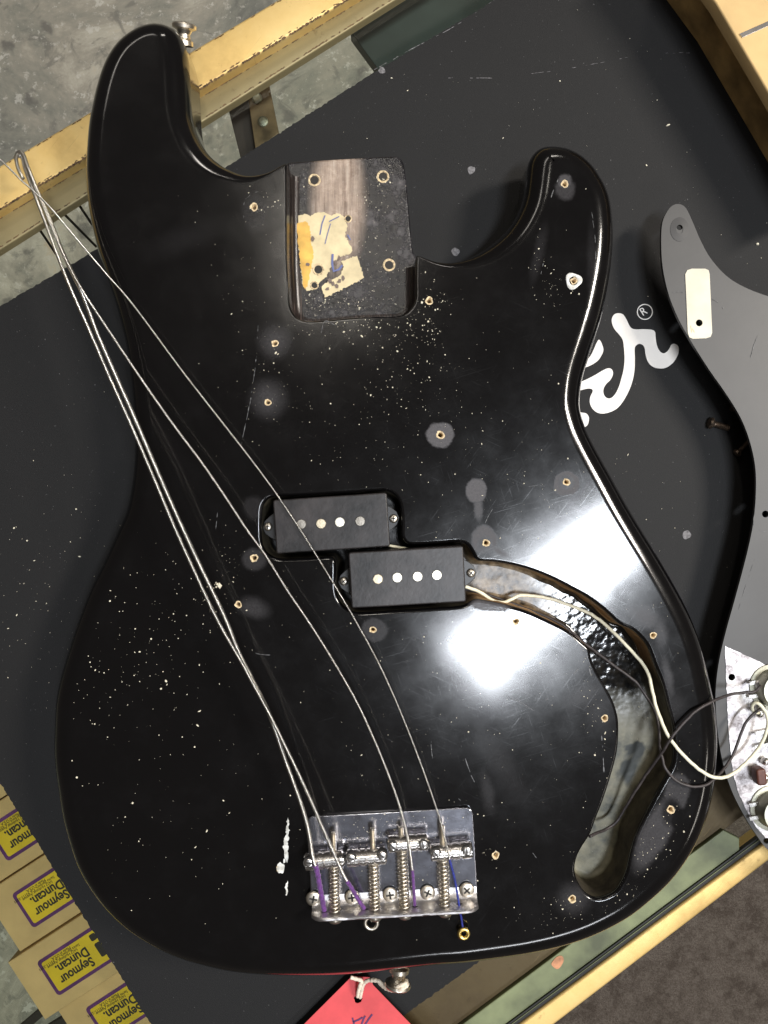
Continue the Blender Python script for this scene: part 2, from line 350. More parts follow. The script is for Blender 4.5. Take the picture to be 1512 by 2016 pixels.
def concrete():
    m, nt, b = newmat('stained_concrete'); vec = coords(nt); n1 = noi(nt, vec, 5, 10, .72, .5); n2 = noi(nt, vec, 60, 8, .75); n3 = noi(nt, vec, 20, 6, .65, .8)
    c = ramp(nt, n1, [(.30, (.095, .10, .09)), (.43, (.20, .198, .165)), (.52, (.28, .262, .215)), (.60, (.39, .37, .305)), (.70, (.40, .30, .18))])
    c = mix(nt, ramp(nt, n3, [(.54, 0.), (.62, .6)]), c, (.11, .108, .095)); c = mix(nt, ramp(nt, n2, [(.56, 0.), (.64, .7)]), c, (.46, .44, .39))
    c = mix(nt, ramp(nt, noi(nt, vec, 33, 4, .7), [(.62, 0.), (.66, .6)]), c, (.50, .49, .44))
    wv = N(nt, 'ShaderNodeVectorMath', operation='MULTIPLY_ADD'); nn_ = N(nt, 'ShaderNodeTexNoise'); nn_.inputs['Scale'].default_value = 60; L(nt, vec, nn_.inputs['Vector']); L(nt, nn_.outputs['Color'], wv.inputs[0]); wv.inputs[1].default_value = (.03, .03, .03); L(nt, vec, wv.inputs[2])
    v = N(nt, 'ShaderNodeTexVoronoi'); v.inputs['Scale'].default_value = 17; L(nt, wv.outputs[0], v.inputs['Vector'])
    c = mix(nt, ramp(nt, v.outputs['Distance'], [(.12, .75), (.24, 0.)]), c, (.10, .095, .085))
    L(nt, c, b.inputs['Base Color']); setp(b, rough=.6); bump(nt, b, n2, .3, .002); return m
M['concrete'] = concrete()
def carpet():
    m, nt, b = newmat('carpet_pile'); vec = coords(nt); f = noi(nt, vec, 380, 4, .8); g = noi(nt, vec, 30, 5, .65)
    c = ramp(nt, f, [(.3, (.055, .043, .034)), (.5, (.11, .092, .078)), (.72, (.18, .155, .13))]); c = mix(nt, ramp(nt, g, [(.42, 0.), (.62, .75)]), c, (.055, .043, .035)); c = mix(nt, ramp(nt, noi(nt, vec, 110, 4, .7), [(.5, 0.), (.65, .6)]), c, (.15, .13, .11))
    L(nt, c, b.inputs['Base Color']); setp(b, rough=.95, spec=.1); bump(nt, b, f, .8, .004); return m
M['carpet'] = carpet()
def glass():
    m = bpy.data.materials.new('case_glass'); m.use_nodes = True; nt = m.node_tree; nt.nodes.clear()
    o = N(nt, 'ShaderNodeOutputMaterial'); t = N(nt, 'ShaderNodeBsdfTransparent'); t.inputs[0].default_value = (.86, .90, .84, 1)
    g = N(nt, 'ShaderNodeBsdfGlossy'); g.inputs['Roughness'].default_value = .02; fr = N(nt, 'ShaderNodeFresnel'); fr.inputs[0].default_value = 1.5
    mx = N(nt, 'ShaderNodeMixShader'); L(nt, fr.outputs[0], mx.inputs[0]); L(nt, t.outputs[0], mx.inputs[1]); L(nt, g.outputs[0], mx.inputs[2]); L(nt, mx.outputs[0], o.inputs[0]); return m
M['glass'] = glass()
def metal(name, col, r, bst=.1, nsc=700, speck=0):
    m, nt, b = newmat(name); setp(b, col=col, metal=1); n1 = noi(nt, coords(nt), nsc, 4); n2 = noi(nt, coords(nt), 120, 5, .65)
    c = mix(nt, ramp(nt, n2, [(.45, 0.), (.75, .55)]), col, [a * .45 for a in col])
    L(nt, c, b.inputs['Base Color'])
    L(nt, mth(nt, 'MULTIPLY_ADD', n2, .2, r), b.inputs['Roughness']); bump(nt, b, n1, bst, .0003); return m
M['chrome'] = metal('worn_chrome', (.80, .77, .74), .14, .06); M['plate'] = metal('speckled_chrome_plate', (.40, .41, .47), .09, .05, 900)
M['lipmetal'] = metal('dull_chrome_lip', (.62, .60, .60), .26, .06)
M['steel'] = metal('nickel_steel', (.72, .66, .56), .26, .12); M['gold'] = metal('yellow_brass_ball', (.85, .62, .2), .2)
M['darksteel'] = simple('blackened_steel', (.02, .018, .016), .4, .6); M['slot'] = simple('dark_recess', (.02, .017, .014), .7)
M['pole_dark_reflect'] = metal('magnet_pole_dark_reflection', (.26, .24, .21), .35, .3, 1500)  # pole metal darkened to paint in a dark reflection
M['pole_tan_reflect'] = metal('magnet_pole_tan_reflection', (.52, .45, .33), .35, .3, 1500)  # tan tint paints a reflection into the pole metal
M['pole'] = metal('magnet_pole', (.72, .68, .58), .30, .2, 1500)
def stringmat(name, col, period):
    m, nt, b = newmat(name); setp(b, col=col, metal=1, rough=.28)
    uv = N(nt, 'ShaderNodeAttribute', attribute_name='along'); s = mth(nt, 'SINE', mth(nt, 'MULTIPLY', uv.outputs['Fac'], 2 * math.pi / period))
    bump(nt, b, s, .7, .00012); return m
M['wound'] = stringmat('wound_steel_string', (.70, .67, .62), .0008)
M['purple'] = simple('purple_silk', (.10, .025, .16), .6, 0, 900, .3, .4, 1500, sheen=.3); M['blue'] = simple('blue_silk', (.02, .03, .22), .6, 0, 900, .3, .4, 1500)
M['plastic'] = simple('matte_black_pickup_cover', (.020, .0175, .0175), .38, 0, 70, .42, .16, 420, spec=.35); M['plastic_ear'] = simple('black_flange', (.006, .0055, .0055), .4)
M['woodhole'] = simple('bare_wood_hole', (.60, .47, .29), .8, 0, 900, .3, .5, 900)
M['paper'] = simple('cream_tape', (.60, .50, .30), .38, 0, 90, .13); M['yellowpaper'] = simple('yellowed_tape', (.62, .36, .07), .38, 0, 90, .18)
M['ink'] = simple('blue_ink', (.12, .14, .30), .6); M['graph'] = simple('pencil_mark', (.16, .12, .10), .7)
M['dust'] = simple('pale_wood_dust', (.80, .74, .58), .8); M['chip_glint'] = simple('white_chip_glint', (.74, .72, .64), .6, 0, 300, .25, .4, 700)
M['white_print'] = simple('white_print', (.74, .71, .67), .4, 0, 30, .06); M['whitewire'] = simple('cream_cloth_wire', (.80, .76, .58), .55, 0, 500, .06)
M['blackwire'] = simple('dark_cloth_wire', (.035, .028, .028), .5, 0, 500, .2, .3, 1500)
M['guard'] = simple('grey_pickguard_back', (.046, .0445, .043), .45, 0, 25, .08, .05, 300); M['guard_ring'] = simple('darker_screw_ring', (.035, .034, .034), .4)
def foil():
    m, nt, b = newmat('scuffed_aluminium_foil'); vec = coords(nt); n1 = noi(nt, vec, 90, 8, .75); n2 = noi(nt, vec, 600, 4)
    c = ramp(nt, n1, [(.36, (.16, .14, .14)), (.48, (.50, .47, .48)), (.60, (.80, .78, .76))]); L(nt, c, b.inputs['Base Color']); setp(b, metal=.55, rough=.42); bump(nt, b, n2, .25, .0003); return m
M['foil'] = foil(); M['sticker'] = simple('cream_sticker', (.62, .58, .46), .5, 0, 60, .07); M['pot'] = metal('pot_can', (.50, .50, .41), .35, .2)
M['cap'] = simple('brown_capacitor', (.09, .032, .022), .4, 0, 200, .2); M['solder'] = metal('solder', (.75, .73, .70), .2, .3)
M['board'] = simple('tan_cardboard', (.60, .41, .18), .75, 0, 30, .08, .1, 900); M['boxbrown'] = simple('brown_board_edge', (.42, .27, .10), .8, 0, 60, .2)
M['label'] = simple('yellow_label', (.68, .48, .022), .5, 0, 40, .06); M['violet'] = simple('purple_label_border', (.11, .03, .13), .5, 0, 90, .15); M['blackink'] = simple('black_ink', (.025, .02, .015), .6)
M['tag'] = simple('red_card_tag', (.62, .07, .078), .6, 0, 60, .07, .1, 700); M['cord'] = simple('cream_cotton_cord', (.78, .68, .55), .8, 0, 400, .12, .5, 1800)
M['green'] = simple('pale_green_strip', (.135, .155, .075), .5, 0, 40, .25, .15, 300); M['orange'] = simple('orange_smear', (.48, .22, .11), .6, 0, 200, .2); M['gap'] = simple('black_gap', (.008, .008, .006), .6)
M['teal'] = simple('dark_teal_panel', (.035, .045, .042), .45, 0, 20, .2); M['bracketbrown'] = simple('brown_bracket', (.16, .11, .06), .5, .3, 80, .25); M['bracketdark'] = simple('dark_bracket_side', (.035, .025, .022), .6)
M['smudge'] = simple('grey_smudge', (.14, .135, .14), .7, 0, 800, .3); M['residue'] = simple('residue_line', (.09, .09, .092), .5, 0, 700, .4)

# ------------------------------------------------------------------ floor and carpet
mk('floor', [(-4, -4, -.95), (4, -4, -.95), (4, 4, -.95), (-4, 4, -.95)], [[0, 1, 2, 3]], M['concrete'])['kind'] = 'structure'
d = Vector((.80, .60)); n = Vector((.60, -.80)); c0 = P(1100, 1900, -.94)
q = [Vector((c0.x, c0.y)) - n * .30 + d * a for a in (-3, 3)] + [Vector((c0.x, c0.y)) + n * 3 + d * a for a in (3, -3)]
v, f = slab([(a.x, a.y) for a in q], -.94, .008); mk('carpet', v, f, M['carpet'])['kind'] = 'structure'

# ------------------------------------------------------------------ glass display case
case = empty('display_case', P(0, 1000, -.95)); tag(case, 'glass-topped display case with scratched brass edging under the black mat', 'display case')
def lineband(x0, ya, sa, yb, sb, x1, z):
    return wpoly([(x0, ya + sa * x0), (x1, ya + sa * x1), (x1, yb + sb * x1), (x0, yb + sb * x0)], z)
v, f = slab(lineband(-260, 325, -.597, 414, -.603, 1100, -.040), -.040, .014, .0016); mk('brass_rail', v, f, M['brass'], case, True, None, None, 40)
v, f = slab(lineband(-260, 421, -.603, 492, -.632, 1100, -.047), -.047, .006, .0010); mk('inner_channel', v, f, M['brass_in'], case, True, None, None, 40)
v, f = slab(lineband(-260, 413, -.603, 423, -.603, 1100, -.0495), -.0495, .003, .0003); mk('groove', v, f, M['gap'], case)
v, f = slab([(-.5, -.5), (.6, -.5), (.6, .5), (-.5, .5)], -.0545, .0001, .00001)
gl = wpoly([(-250, 640), (1080, -180), (2300, 1100), (820, 2090), (300, 2480), (-500, 1900)], -.0545)
mk('glass_top', [(a, b, -.0545) for a, b in gl], [list(range(len(gl)))[::-1]], M['glass'], case)
def tarnish_shade(name, lines, z, seed):
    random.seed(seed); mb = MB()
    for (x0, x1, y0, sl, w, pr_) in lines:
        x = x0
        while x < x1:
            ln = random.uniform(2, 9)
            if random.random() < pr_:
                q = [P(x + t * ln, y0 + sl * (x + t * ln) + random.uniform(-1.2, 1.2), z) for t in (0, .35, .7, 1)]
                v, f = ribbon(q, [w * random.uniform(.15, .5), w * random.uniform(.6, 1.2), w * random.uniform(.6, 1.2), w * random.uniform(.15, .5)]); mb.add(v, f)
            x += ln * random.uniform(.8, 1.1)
    o = mb.obj(name, M['rust_shade'], case); o['kind'] = 'stuff'
M['rust_shade'] = simple('dark_brown_tarnish_shade', (.10, .055, .022), .7, 0, 400, .4)
tarnish_shade('tarnish_shade_line', [(-60, 700, 412, -.603, .0013, .93), (-60, 700, 407, -.603, .0007, .35), (-60, 700, 330, -.597, .0006, .3)], -.0398, 31)  # densest row paints the groove's shadow line; the rest is tarnish
tarnish_shade('tarnish_shade_line', [(-60, 900, 486, -.632, .0007, .6), (-60, 900, 430, -.603, .0008, .7)], -.0468, 32)
# lower right edge of the case
LR = lambda x, o, s=-.745: 2016 + o + s * (x - 1010)
def band(oa, ob, z, x0=700, x1=1900, sa=-.745, sb=-.745): return wpoly([(x0, LR(x0, oa, sa)), (x1, LR(x1, oa, sa)), (x1, LR(x1, ob, sb)), (x0, LR(x0, ob, sb))], z)
v, f = slab(band(-210, -73, -.052), -.052, .003, .0003); mk('brown_ledge', v, f, M['brass_brown'], case)
v, f = slab(wpoly([(700, LR(700, -73)), (1424, LR(1424, -73)), (1456, LR(1456, -5) - 28), (1456, LR(1456, -3)), (700, LR(700, -3))], -.049), -.049, .004, .0006); mk('green_strip', v, f, M['green'], case)
v, f = slab(band(-8, 11, -.0478), -.0478, .003, .0002); mk('black_gap', v, f, M['gap'], case)
v, f = slab(band(-2, 0, -.0472), -.0472, .003, .0002); mk('gap_trim', v, f, M['green'], case)
v, f = slab(band(12, 64, -.046, 700, 1900, -.745, -.765), -.046, .018, .0014); mk('brass_rail', v, f, M['brass'], case, True, None, None, 40)
v, f = polymesh([(1088, 1893), (1096, 1884), (1106, 1882), (1110, 1890), (1104, 1903), (1096, 1908), (1086, 1900)], -.0487, .0002, 3); mk('paint_smear', v, f, M['orange'], case)
# bracket and pieces seen through the glass
zb = -.085
br = MB(); v, f = slab(wpoly([(487, 186), (528, 158), (549, 262), (503, 296)], zb), zb, .004, .0005); br.add(v, f, 0)
v, f = slab(wpoly([(447, 205), (487, 186), (506, 292), (474, 312)], zb - .008), zb - .008, .03, .0005); br.add(v, f, 1)
for x, y in ((506, 194), (518, 240)):
    v, f = lathe([(.0032, 0), (.0031, .0010), (.002, .0017), (0, .0019)], 16, P(x, y, zb)); br.add(v, f, 2)
br.obj('shelf_bracket', [M['bracketbrown'], M['bracketdark'], M['pot']], case)
v, f = slab(wpoly([(690, 62), (752, 146), (1020, -20), (860, -200)], -.09), -.09, .01, .0005); mk('dark_panel', v, f, M['teal'], case)
for a, b in (((70, 440), (110, 500)), ((120, 415), (190, 486)), ((152, 398), (200, 470))):
    v, f = tube([P(*a, -.09), P(*b, -.11)], .0008, 6); mk('shelf_wire', v, f, M['darksteel'], case, True)
gs = wpoly([(-400, 1500), (300, 1500), (600, 2300), (-300, 2300)], -.125); mk('glass_shelf', [(a, b, -.125) for a, b in gs], [[3, 2, 1, 0]], M['glass'], case)
for a, b in (((15, 2040), (120, 1950)), ((30, 2060), (150, 1985))):
    v, f = slab(wpoly([a, (a[0] + 10, a[1] + 12), (b[0] + 10, b[1] + 12), b], -.15), -.15, .004, .0003); mk('shelf_bracket', v, f, M['bracketdark'], case)

# ------------------------------------------------------------------ pickup boxes inside the case
zx = -.088; kx = (CH - zx) / FP; A33 = R(33)
dv = Vector((math.cos(A33), math.sin(A33), 0)); vv = Vector((math.sin(A33), -math.cos(A33), 0))
blab = ['yellow-labelled tan pickup box, only its bottom corner showing, topmost at left edge', 'tan pickup box with yellow label cut off by the left photo edge',
        'tan pickup box second whole one up, label ending in half-hidden words', 'tan pickup box with full yellow label, nearest above the lowest box', 'lowest tan pickup box with dim yellow label at bottom edge']
for i, (bx, by) in enumerate([(-139, 1503), (-87, 1633), (-35, 1763), (17, 1893), (104, 1998)]):
    o = P(bx, by, zx) ; ln = .150; wd = .0410
    p = lambda a, b, z=0: o + dv * a * kx + vv * b * kx + Vector((0, 0, z))
    root = empty('pickup_box', o - Vector((0, 0, .036))); tag(root, blab[i], 'box', 'pickup boxes in the case')
    jz = [0, -.002, -.001, .001, -.006][i]
    cs = [o + dv * a + vv * b for a, b in ((0, 0), (ln, 0), (ln, wd), (0, wd))]
    v, f = slab([(c.x, c.y) for c in cs], zx + jz, .0355, .0007); mk('carton', v, f, M['board'], root, True, None, None, 40)
    def rr(a0, a1, b0, b1, z, r):
        c = p((a0 + a1) / 2, (b0 + b1) / 2); L0 = rot2(rrect((a1 - a0) * kx, (b1 - b0) * kx, r), A33, (c.x, c.y)); return slab(L0, z, .0001, .00001, 1)
    v, f = rr(47, 235, 30, 110, zx + jz + .00015, .0024); mk('label_border', v, f, M['violet'], root)
    v, f = rr(54, 228, 37, 103, zx + jz + .0003, .0012); lb = mk('label_field', v, f, M['label'], root)
    zt = zx + jz + .0004
    for s, a, b, sz, bo, sc in (('Seymour', 144, 79, .0080, .00022, .80), ('Duncan.', 146, 57, .0080, .00022, .84), ('5427 Hollister Avenue', 130, 49, .0023, 0, 1.0), ('Santa Barbara, CA 93111-2391', 138, 44, .0023, 0, 1.0), ('Made in U.S.A.', 120, 39, .0023, 0, 1.0)):
        c = p(a, b); text_mesh(s, sz, (c.x, c.y, zt), A33 + math.pi, M['blackink'], lb, bold=bo, sx=sc)
    for b0, b1 in ((62, 92), (42, 56)):
        c = p(168, (b0 + b1) / 2); L0 = rot2(rrect(.004, (b1 - b0) * kx, .001), A33, (c.x, c.y)); v, f = slab(L0, zt, .0001, .00001, 1); mk('logo_stroke', v, f, M['blackink'], lb)

# ------------------------------------------------------------------ black mat with printed letters
ZM = -.044
mroot = empty('work_mat', P(700, 1000, ZM - .003)); tag(mroot, 'large black rubbery work mat with white script letters, lying across the display case', 'mat')
ce = [(-420, 869), (1700, -470), (2500, 830), (560, 2160), (324, 2054)]
edge = []
mp = [(-420, 869), (0, 603), (170, 503), (475, 310), (735, 143), (975, 0), (1350, -240), (1900, 500), (2050, 1000), (1480, 1465), (1180, 1715), (916, 1913), (799, 1996), (640, 2110), (345, 2110), (300, 2022), (0, 1541), (-500, 740)]
def edgy(pts, z, amp, step):
    q = np.array([tuple(P(x, y, z))[:2] for x, y in pts]); q = resample(q, step, True)
    nrm = loop_normals(ccw(q), 0) if ccw(q) is q else -loop_normals(q, 0)
    j = np.array([noise.noise(Vector((a * 900, b * 900, 0))) * .5 + noise.noise(Vector((a * 2500, b * 2500, 3))) * .5 for a, b in q])
    return q + nrm * (j * amp)[:, None]
q = edgy(mp, ZM, .0011, .0012); q = ccw(q); vo, fo = cdt([q]); nn = len(q)
v = [(a, b, ZM) for a, b in vo]; f = [list(t) for t in fo]; b0 = len(v); v += [(a, b, ZM) for a, b in q] + [(a, b, ZM - .003) for a, b in q]
f += [[b0 + i, b0 + nn + i, b0 + nn + (i + 1) % nn, b0 + (i + 1) % nn] for i in range(nn)]
mk('mat_sheet', v, f, M['mat'], mroot)
def fz(pts, ox=1000, oy=450, s=2.953): return [(ox + a / s, oy + b / s) for a, b in pts]
r_sh = fz([(605, 520), (620, 498), (645, 492), (670, 500), (690, 530), (710, 570), (735, 585), (790, 585), (835, 588), (855, 600), (858, 625), (862, 660), (870, 690), (885, 715), (905, 725), (925, 715), (940, 695), (950, 675), (970, 670), (990, 685), (993, 715), (980, 750), (955, 785), (915, 810), (870, 812), (835, 798), (812, 770), (800, 730), (795, 695), (785, 678), (765, 670), (745, 680), (737, 700), (738, 760), (735, 830), (720, 900), (690, 970), (650, 1030), (610, 1060), (560, 1075), (520, 1070), (490, 1045), (476, 1010), (480, 975), (492, 950), (490, 935), (470, 930), (440, 935), (380, 950), (370, 920), (400, 900), (450, 880), (500, 855), (560, 820), (590, 812), (608, 825), (610, 850), (595, 880), (570, 905), (555, 935), (558, 965), (575, 985), (600, 985), (625, 960), (645, 920), (660, 870), (672, 820), (678, 760), (675, 700), (668, 650), (650, 620), (620, 585), (605, 550)])
e_sh = fz([(520, 655), (535, 650), (548, 675), (555, 705), (545, 735), (520, 770), (470, 800), (400, 820), (380, 790), (440, 770), (480, 740)])
b_sh = fz([(400, 1070), (430, 1070), (455, 1075), (470, 1095), (470, 1120), (460, 1145), (430, 1160), (400, 1150)])
for sh in (r_sh, e_sh, b_sh):
    v, f = polymesh(sh, ZM + .0002, .00015, 4); mk('printed_letter', v, f, M['white_print'], mroot)
rc = P(1269.6, 614, ZM + .0002); rg = MB()
a = [rc + Vector((math.cos(t), math.sin(t), 0)) * .0041 for t in np.linspace(0, 2 * math.pi, 41)]; v, f = ribbon(a, .0005); rg.add(v, f)
rg.obj('registered_mark', M['white_print'], mroot)
text_mesh('R', .0062, P(1264.5, 622.5, ZM + .0003) + Vector((0.0002, 0, 0)), R(32), M['white_print'], mroot, 'registered_letter', sx=.9)
def marks(name, items, z, mat, parent, seed):
    random.seed(seed); mb = MB()
    for (pts, w, dash) in items:
        q = cr([tuple(P(x, y, z)) for x, y in pts], 12)
        q = resample(q, .0008)
        i = 0
        while i < len(q) - 3:
            ln = random.choice((1, 1, 2, 2, 3, 5, 9)) if dash else len(q) - 1
            seg = q[i:i + ln + 1] + (np.array([random.uniform(-1, 1) * .00018, random.uniform(-1, 1) * .00018, 0]) if dash else 0)
            if (not dash or random.random() < dash) and len(seg) > 1:
                m_ = len(seg); ww = [w * random.uniform(.25, .95) * (.4 if k in (0, m_ - 1) else 1) for k in range(m_)]
                v, f = ribbon([Vector(a) for a in seg], ww); mb.add(v, f)
            i += ln + (random.randint(0, 3) if dash else 0)
    o = mb.obj(name, mat, parent); o['kind'] = 'stuff'; return o
marks('scuff_line', [([(833, 154), (900, 153), (978, 154)], .0005, .7), ([(1045, 145), (1120, 135), (1200, 120), (1290, 106), (1440, 103)], .0003, .45), ([(731, 140), (790, 108), (900, 48), (1000, -18)], .0005, .75)], ZM + .0002, M['smudge'], mroot, 3)
for x, y, r in ((928, 335, 8), (897, 496, 8), (1352, 1053, 9), (752, 139, 7)):
    pts = [(x + r * random.uniform(.75, 1.15) * math.cos(t), y + r * random.uniform(.75, 1.15) * math.sin(t)) for t in np.linspace(0, 2 * math.pi, 11)[:-1]]
    v, f = polymesh(pts, ZM + .0002, .0001, 3); mk('smudge', v, f, M['smudge'], mroot)

# ------------------------------------------------------------------ bass body
zi, zo = -.038, -.005                                # where an inward-facing and an outward-facing silhouette touches the body
out_in = lambda l, z: [tuple(P(x, y, z))[:2] for x, y in l]
cutL = [(403, 254), (413, 282), (427, 306), (448, 327), (476, 343), (504, 349), (532, 346), (552, 337)]
hornLin = [(369, 99), (381, 123), (391, 155), (397, 187), (401, 222)]
outer = []
def seg(l, z): outer.extend(out_in(l, z))
seg([(565, 324)], -.002)
seg([(552, 335), (532, 345), (504, 349), (478, 345), (452, 332), (432, 319), (408, 297), (390, 270), (378, 238), (372, 200)], zo)
seg([(397, 187), (391, 155)], zi); seg([(355, 66), (344, 52)], zo)
seg([(330, 43), (310, 38), (290, 39), (268, 46), (245, 60), (225, 78), (208, 102), (195, 130), (184, 165), (175, 205), (169, 240), (165, 285), (163, 330), (165, 370), (168, 400), (175, 440), (187, 490), (204, 540), (220, 588), (233, 635), (243, 680), (250, 730), (255, 780), (258, 830), (260, 880), (258, 920), (253, 960), (244, 1003), (228, 1040), (198, 1106), (172, 1159), (145, 1231), (129, 1281), (114, 1331), (104, 1380), (101, 1430), (100, 1480), (103, 1520), (109, 1560), (117, 1610), (130, 1660), (147, 1710), (172, 1755), (205, 1798), (248, 1838), (298, 1870), (347, 1893), (400, 1909), (450, 1920), (505, 1926), (559, 1928), (620, 1928), (686, 1925), (759, 1918), (850, 1908), (915, 1903), (1000, 1892), (1050, 1884), (1111, 1870), (1172, 1849), (1233, 1818), (1279, 1784), (1325, 1741), (1359, 1696), (1383, 1653), (1401, 1604), (1412, 1555), (1417, 1505), (1419, 1470), (1418, 1436), (1414, 1393), (1406, 1354), (1395, 1305), (1381, 1256), (1362, 1208), (1336, 1157), (1300, 1094), (1268, 1042), (1237, 990), (1209, 939), (1190, 905), (1172, 872), (1156, 838), (1147, 805), (1146, 782), (1151, 745), (1163, 704), (1176, 665), (1190, 616), (1200, 569), (1207, 525), (1211, 484), (1212, 445), (1208, 400), (1200, 369), (1186, 342), (1169, 318), (1146, 298), (1119, 285), (1091, 281)], zo)
seg([(1068, 284), (1052, 297), (1043, 316), (1039, 345), (1033, 385), (1020, 418), (1002, 446), (978, 470), (948, 493), (921, 508), (889, 519), (860, 520), (838, 514)], zo)
seg([(819, 506)], -.004)
i_notch0 = len(outer)
notch = [(818.5, 530), (818.5, 560), (818, 586), (813, 602), (800, 616), (780, 621.5), (740, 623), (698, 625), (631, 631), (602, 631.5), (586, 626), (575, 612), (570, 593), (567, 550), (565, 500), (564.5, 440), (564.5, 380), (564.5, 345)]
seg(notch, 0)
# spline everything but keep the two corners by splitting the loop
A = cr(outer[:i_notch0], 6); Bn = cr([outer[i_notch0 - 1]] + outer[i_notch0:] + [outer[0]], 6)
loop = np.vstack([A[:-1], Bn[:-1]])
full_d = np.r_[0, np.cumsum(np.linalg.norm(np.diff(np.vstack([loop, loop[:1]]), axis=0), axis=1))]
dA = full_d[len(A) - 1]; total = full_d[-1]
lp = resample(loop, .0011, True); n = len(lp); sarc = np.arange(n) * total / n
area = np.sum(lp[:, 0] * np.roll(lp[:, 1], -1) - np.roll(lp[:, 0], -1) * lp[:, 1])
if area < 0: lp = lp[::-1]; sarc = sarc[::-1]
lp = smooth_loop(lp, 1)
RB = .0115; rs = []
for s in sarc:
    if s > dA: r = .0011
    else:
        e = min(s, dA - s); t = min(1, max(0, (e - .001) / .045)); r = .0011 + (RB - .0011) * (t * t * (3 - 2 * t))
        r = max(r, .0011 + min(e, .02) * .10)
    rs.append(r)
rs = np.array(rs); 
for _ in range(4): rs = .25 * np.roll(rs, 1) + .5 * rs + .25 * np.roll(rs, -1)
nm = loop_normals(lp, 3)
K = 12; V = []; NR = []; F = []
ths = np.linspace(0, math.pi / 2, K + 1)
def add_ring(ins, z, nx, nz):
    for i in range(n):
        V.append((lp[i, 0] - nm[i, 0] * ins[i], lp[i, 1] - nm[i, 1] * ins[i], z[i])); NR.append((nm[i, 0] * nx, nm[i, 1] * nx, nz))
for th in ths: add_ring(rs * (1 - math.sin(th)), -rs * (1 - math.cos(th)), math.sin(th), math.cos(th))
for th in np.linspace(math.pi / 2, math.pi, 7): add_ring(rs * (1 - math.sin(th)), -.044 + rs * (1 + math.cos(th)), math.sin(th), math.cos(th))
nr = K + 1 + 7
for j in range(nr - 1):
    for i in range(n): F.append([j * n + i, (j + 1) * n + i, (j + 1) * n + (i + 1) % n, j * n + (i + 1) % n])
inner = np.array([V[i][:2] for i in range(n)])
# routed cavity rim
CAV = [(523, 987), (537, 978), (600, 974.5), (680, 970), (745, 966), (762, 966), (777, 974), (786, 988), (790, 1009), (791, 1035), (791, 1056), (800, 1069), (816, 1072), (860, 1070), (905, 1067), (921, 1074), (930, 1088), (938, 1102), (952, 1105), (971, 1106), (1006, 1112), (1046, 1123), (1086, 1139), (1125, 1159), (1157, 1177), (1189, 1201), (1219, 1228), (1243, 1239), (1261, 1254), (1276, 1274), (1290, 1310), (1305, 1349), (1314, 1385), (1320, 1408), (1325, 1432), (1327, 1468), (1326, 1498), (1318, 1520), (1305, 1542), (1290, 1569), (1276, 1596), (1261, 1626), (1249, 1655), (1240, 1688), (1234, 1715), (1225, 1736), (1213, 1754), (1195, 1765), (1174, 1769), (1154, 1760), (1139, 1740), (1132, 1715), (1135, 1692), (1145, 1670), (1162, 1643), (1174, 1611), (1186, 1581), (1198, 1545), (1207, 1515), (1215, 1483), (1218, 1453), (1218, 1420), (1213, 1396), (1204, 1373), (1189, 1346), (1174, 1319), (1165, 1298), (1161, 1279), (1151, 1269), (1117, 1241), (1078, 1221), (1038, 1203), (998, 1191), (959, 1183), (937, 1180), (924, 1186), (908, 1193), (860, 1197), (780, 1202), (712, 1206), (692, 1203), (676, 1193), (665, 1176), (661, 1150), (661, 1115), (658, 1100), (648, 1096), (600, 1099), (555, 1100), (535, 1095), (521, 1082), (515, 1062), (515, 1005)]
cv = ccw(resample(cr(out_in(CAV, -.0003), 6, True), .0009, True)); cv = smooth_loop(cv, 1); cn = loop_normals(cv, 3); m_ = len(cv)
RR = .0016
cav_rings = [(cv + cn * RR * (1 - math.sin(t)), -RR * (1 - math.cos(t)), math.sin(t), math.cos(t)) for t in np.linspace(0, math.pi / 2, 6)]
cav_out = cav_rings[0][0]
base = len(V)
for ring, z, sx, cz in cav_rings:
    for i in range(m_): V.append((ring[i, 0], ring[i, 1], z)); NR.append((-cn[i, 0] * sx, -cn[i, 1] * sx, cz))
for i in range(m_): V.append((cv[i, 0], cv[i, 1], -.003)); NR.append((-cn[i, 0], -cn[i, 1], 0))
for j in range(6):
    for i in range(m_): F.append([base + j * m_ + (i + 1) % m_, base + (j + 1) * m_ + (i + 1) % m_, base + (j + 1) * m_ + i, base + j * m_ + i])
HOLES = [(500, 407), (541, 676), (527, 792), (867, 856), (1112, 362), (1130, 553), (1115, 949), (957, 1069), (500, 1099), (469, 1190), (734, 1240), (1016, 1224), (1286, 1251), (1191, 1414), (1321, 1594), (976, 1684), (1127, 1770), (551, 1710), (845, 592)]
random.seed(5); hl = []
for (x, y) in HOLES:
    c = P(x, y); r0 = random.uniform(.0017, .0021)
    ph = random.uniform(0, 6.28)
    hl.append(np.array([(c.x + r0 * (1 + .13 * math.sin(3 * t + ph) + random.uniform(-.08, .08)) * math.cos(t), c.y + r0 * (1 + .13 * math.sin(2 * t + ph) + random.uniform(-.08, .08)) * math.sin(t)) for t in np.linspace(0, 2 * math.pi, 21)[:-1]]))
vo, fo = cdt([inner, cav_out] + hl)
base = len(V); V += [(a, b, 0) for a, b in vo]; NR += [(0, 0, 1)] * len(vo); F += [[base + int(a) for a in t] for t in fo]
bass = empty('bass_guitar_body', P(700, 1000, -.044)); tag(bass, 'glossy black electric bass body without neck or pickguard, lying on the black mat', 'bass guitar body')
mk('lacquered_body', V, F, M['lacquer'], bass, True, None, NR)
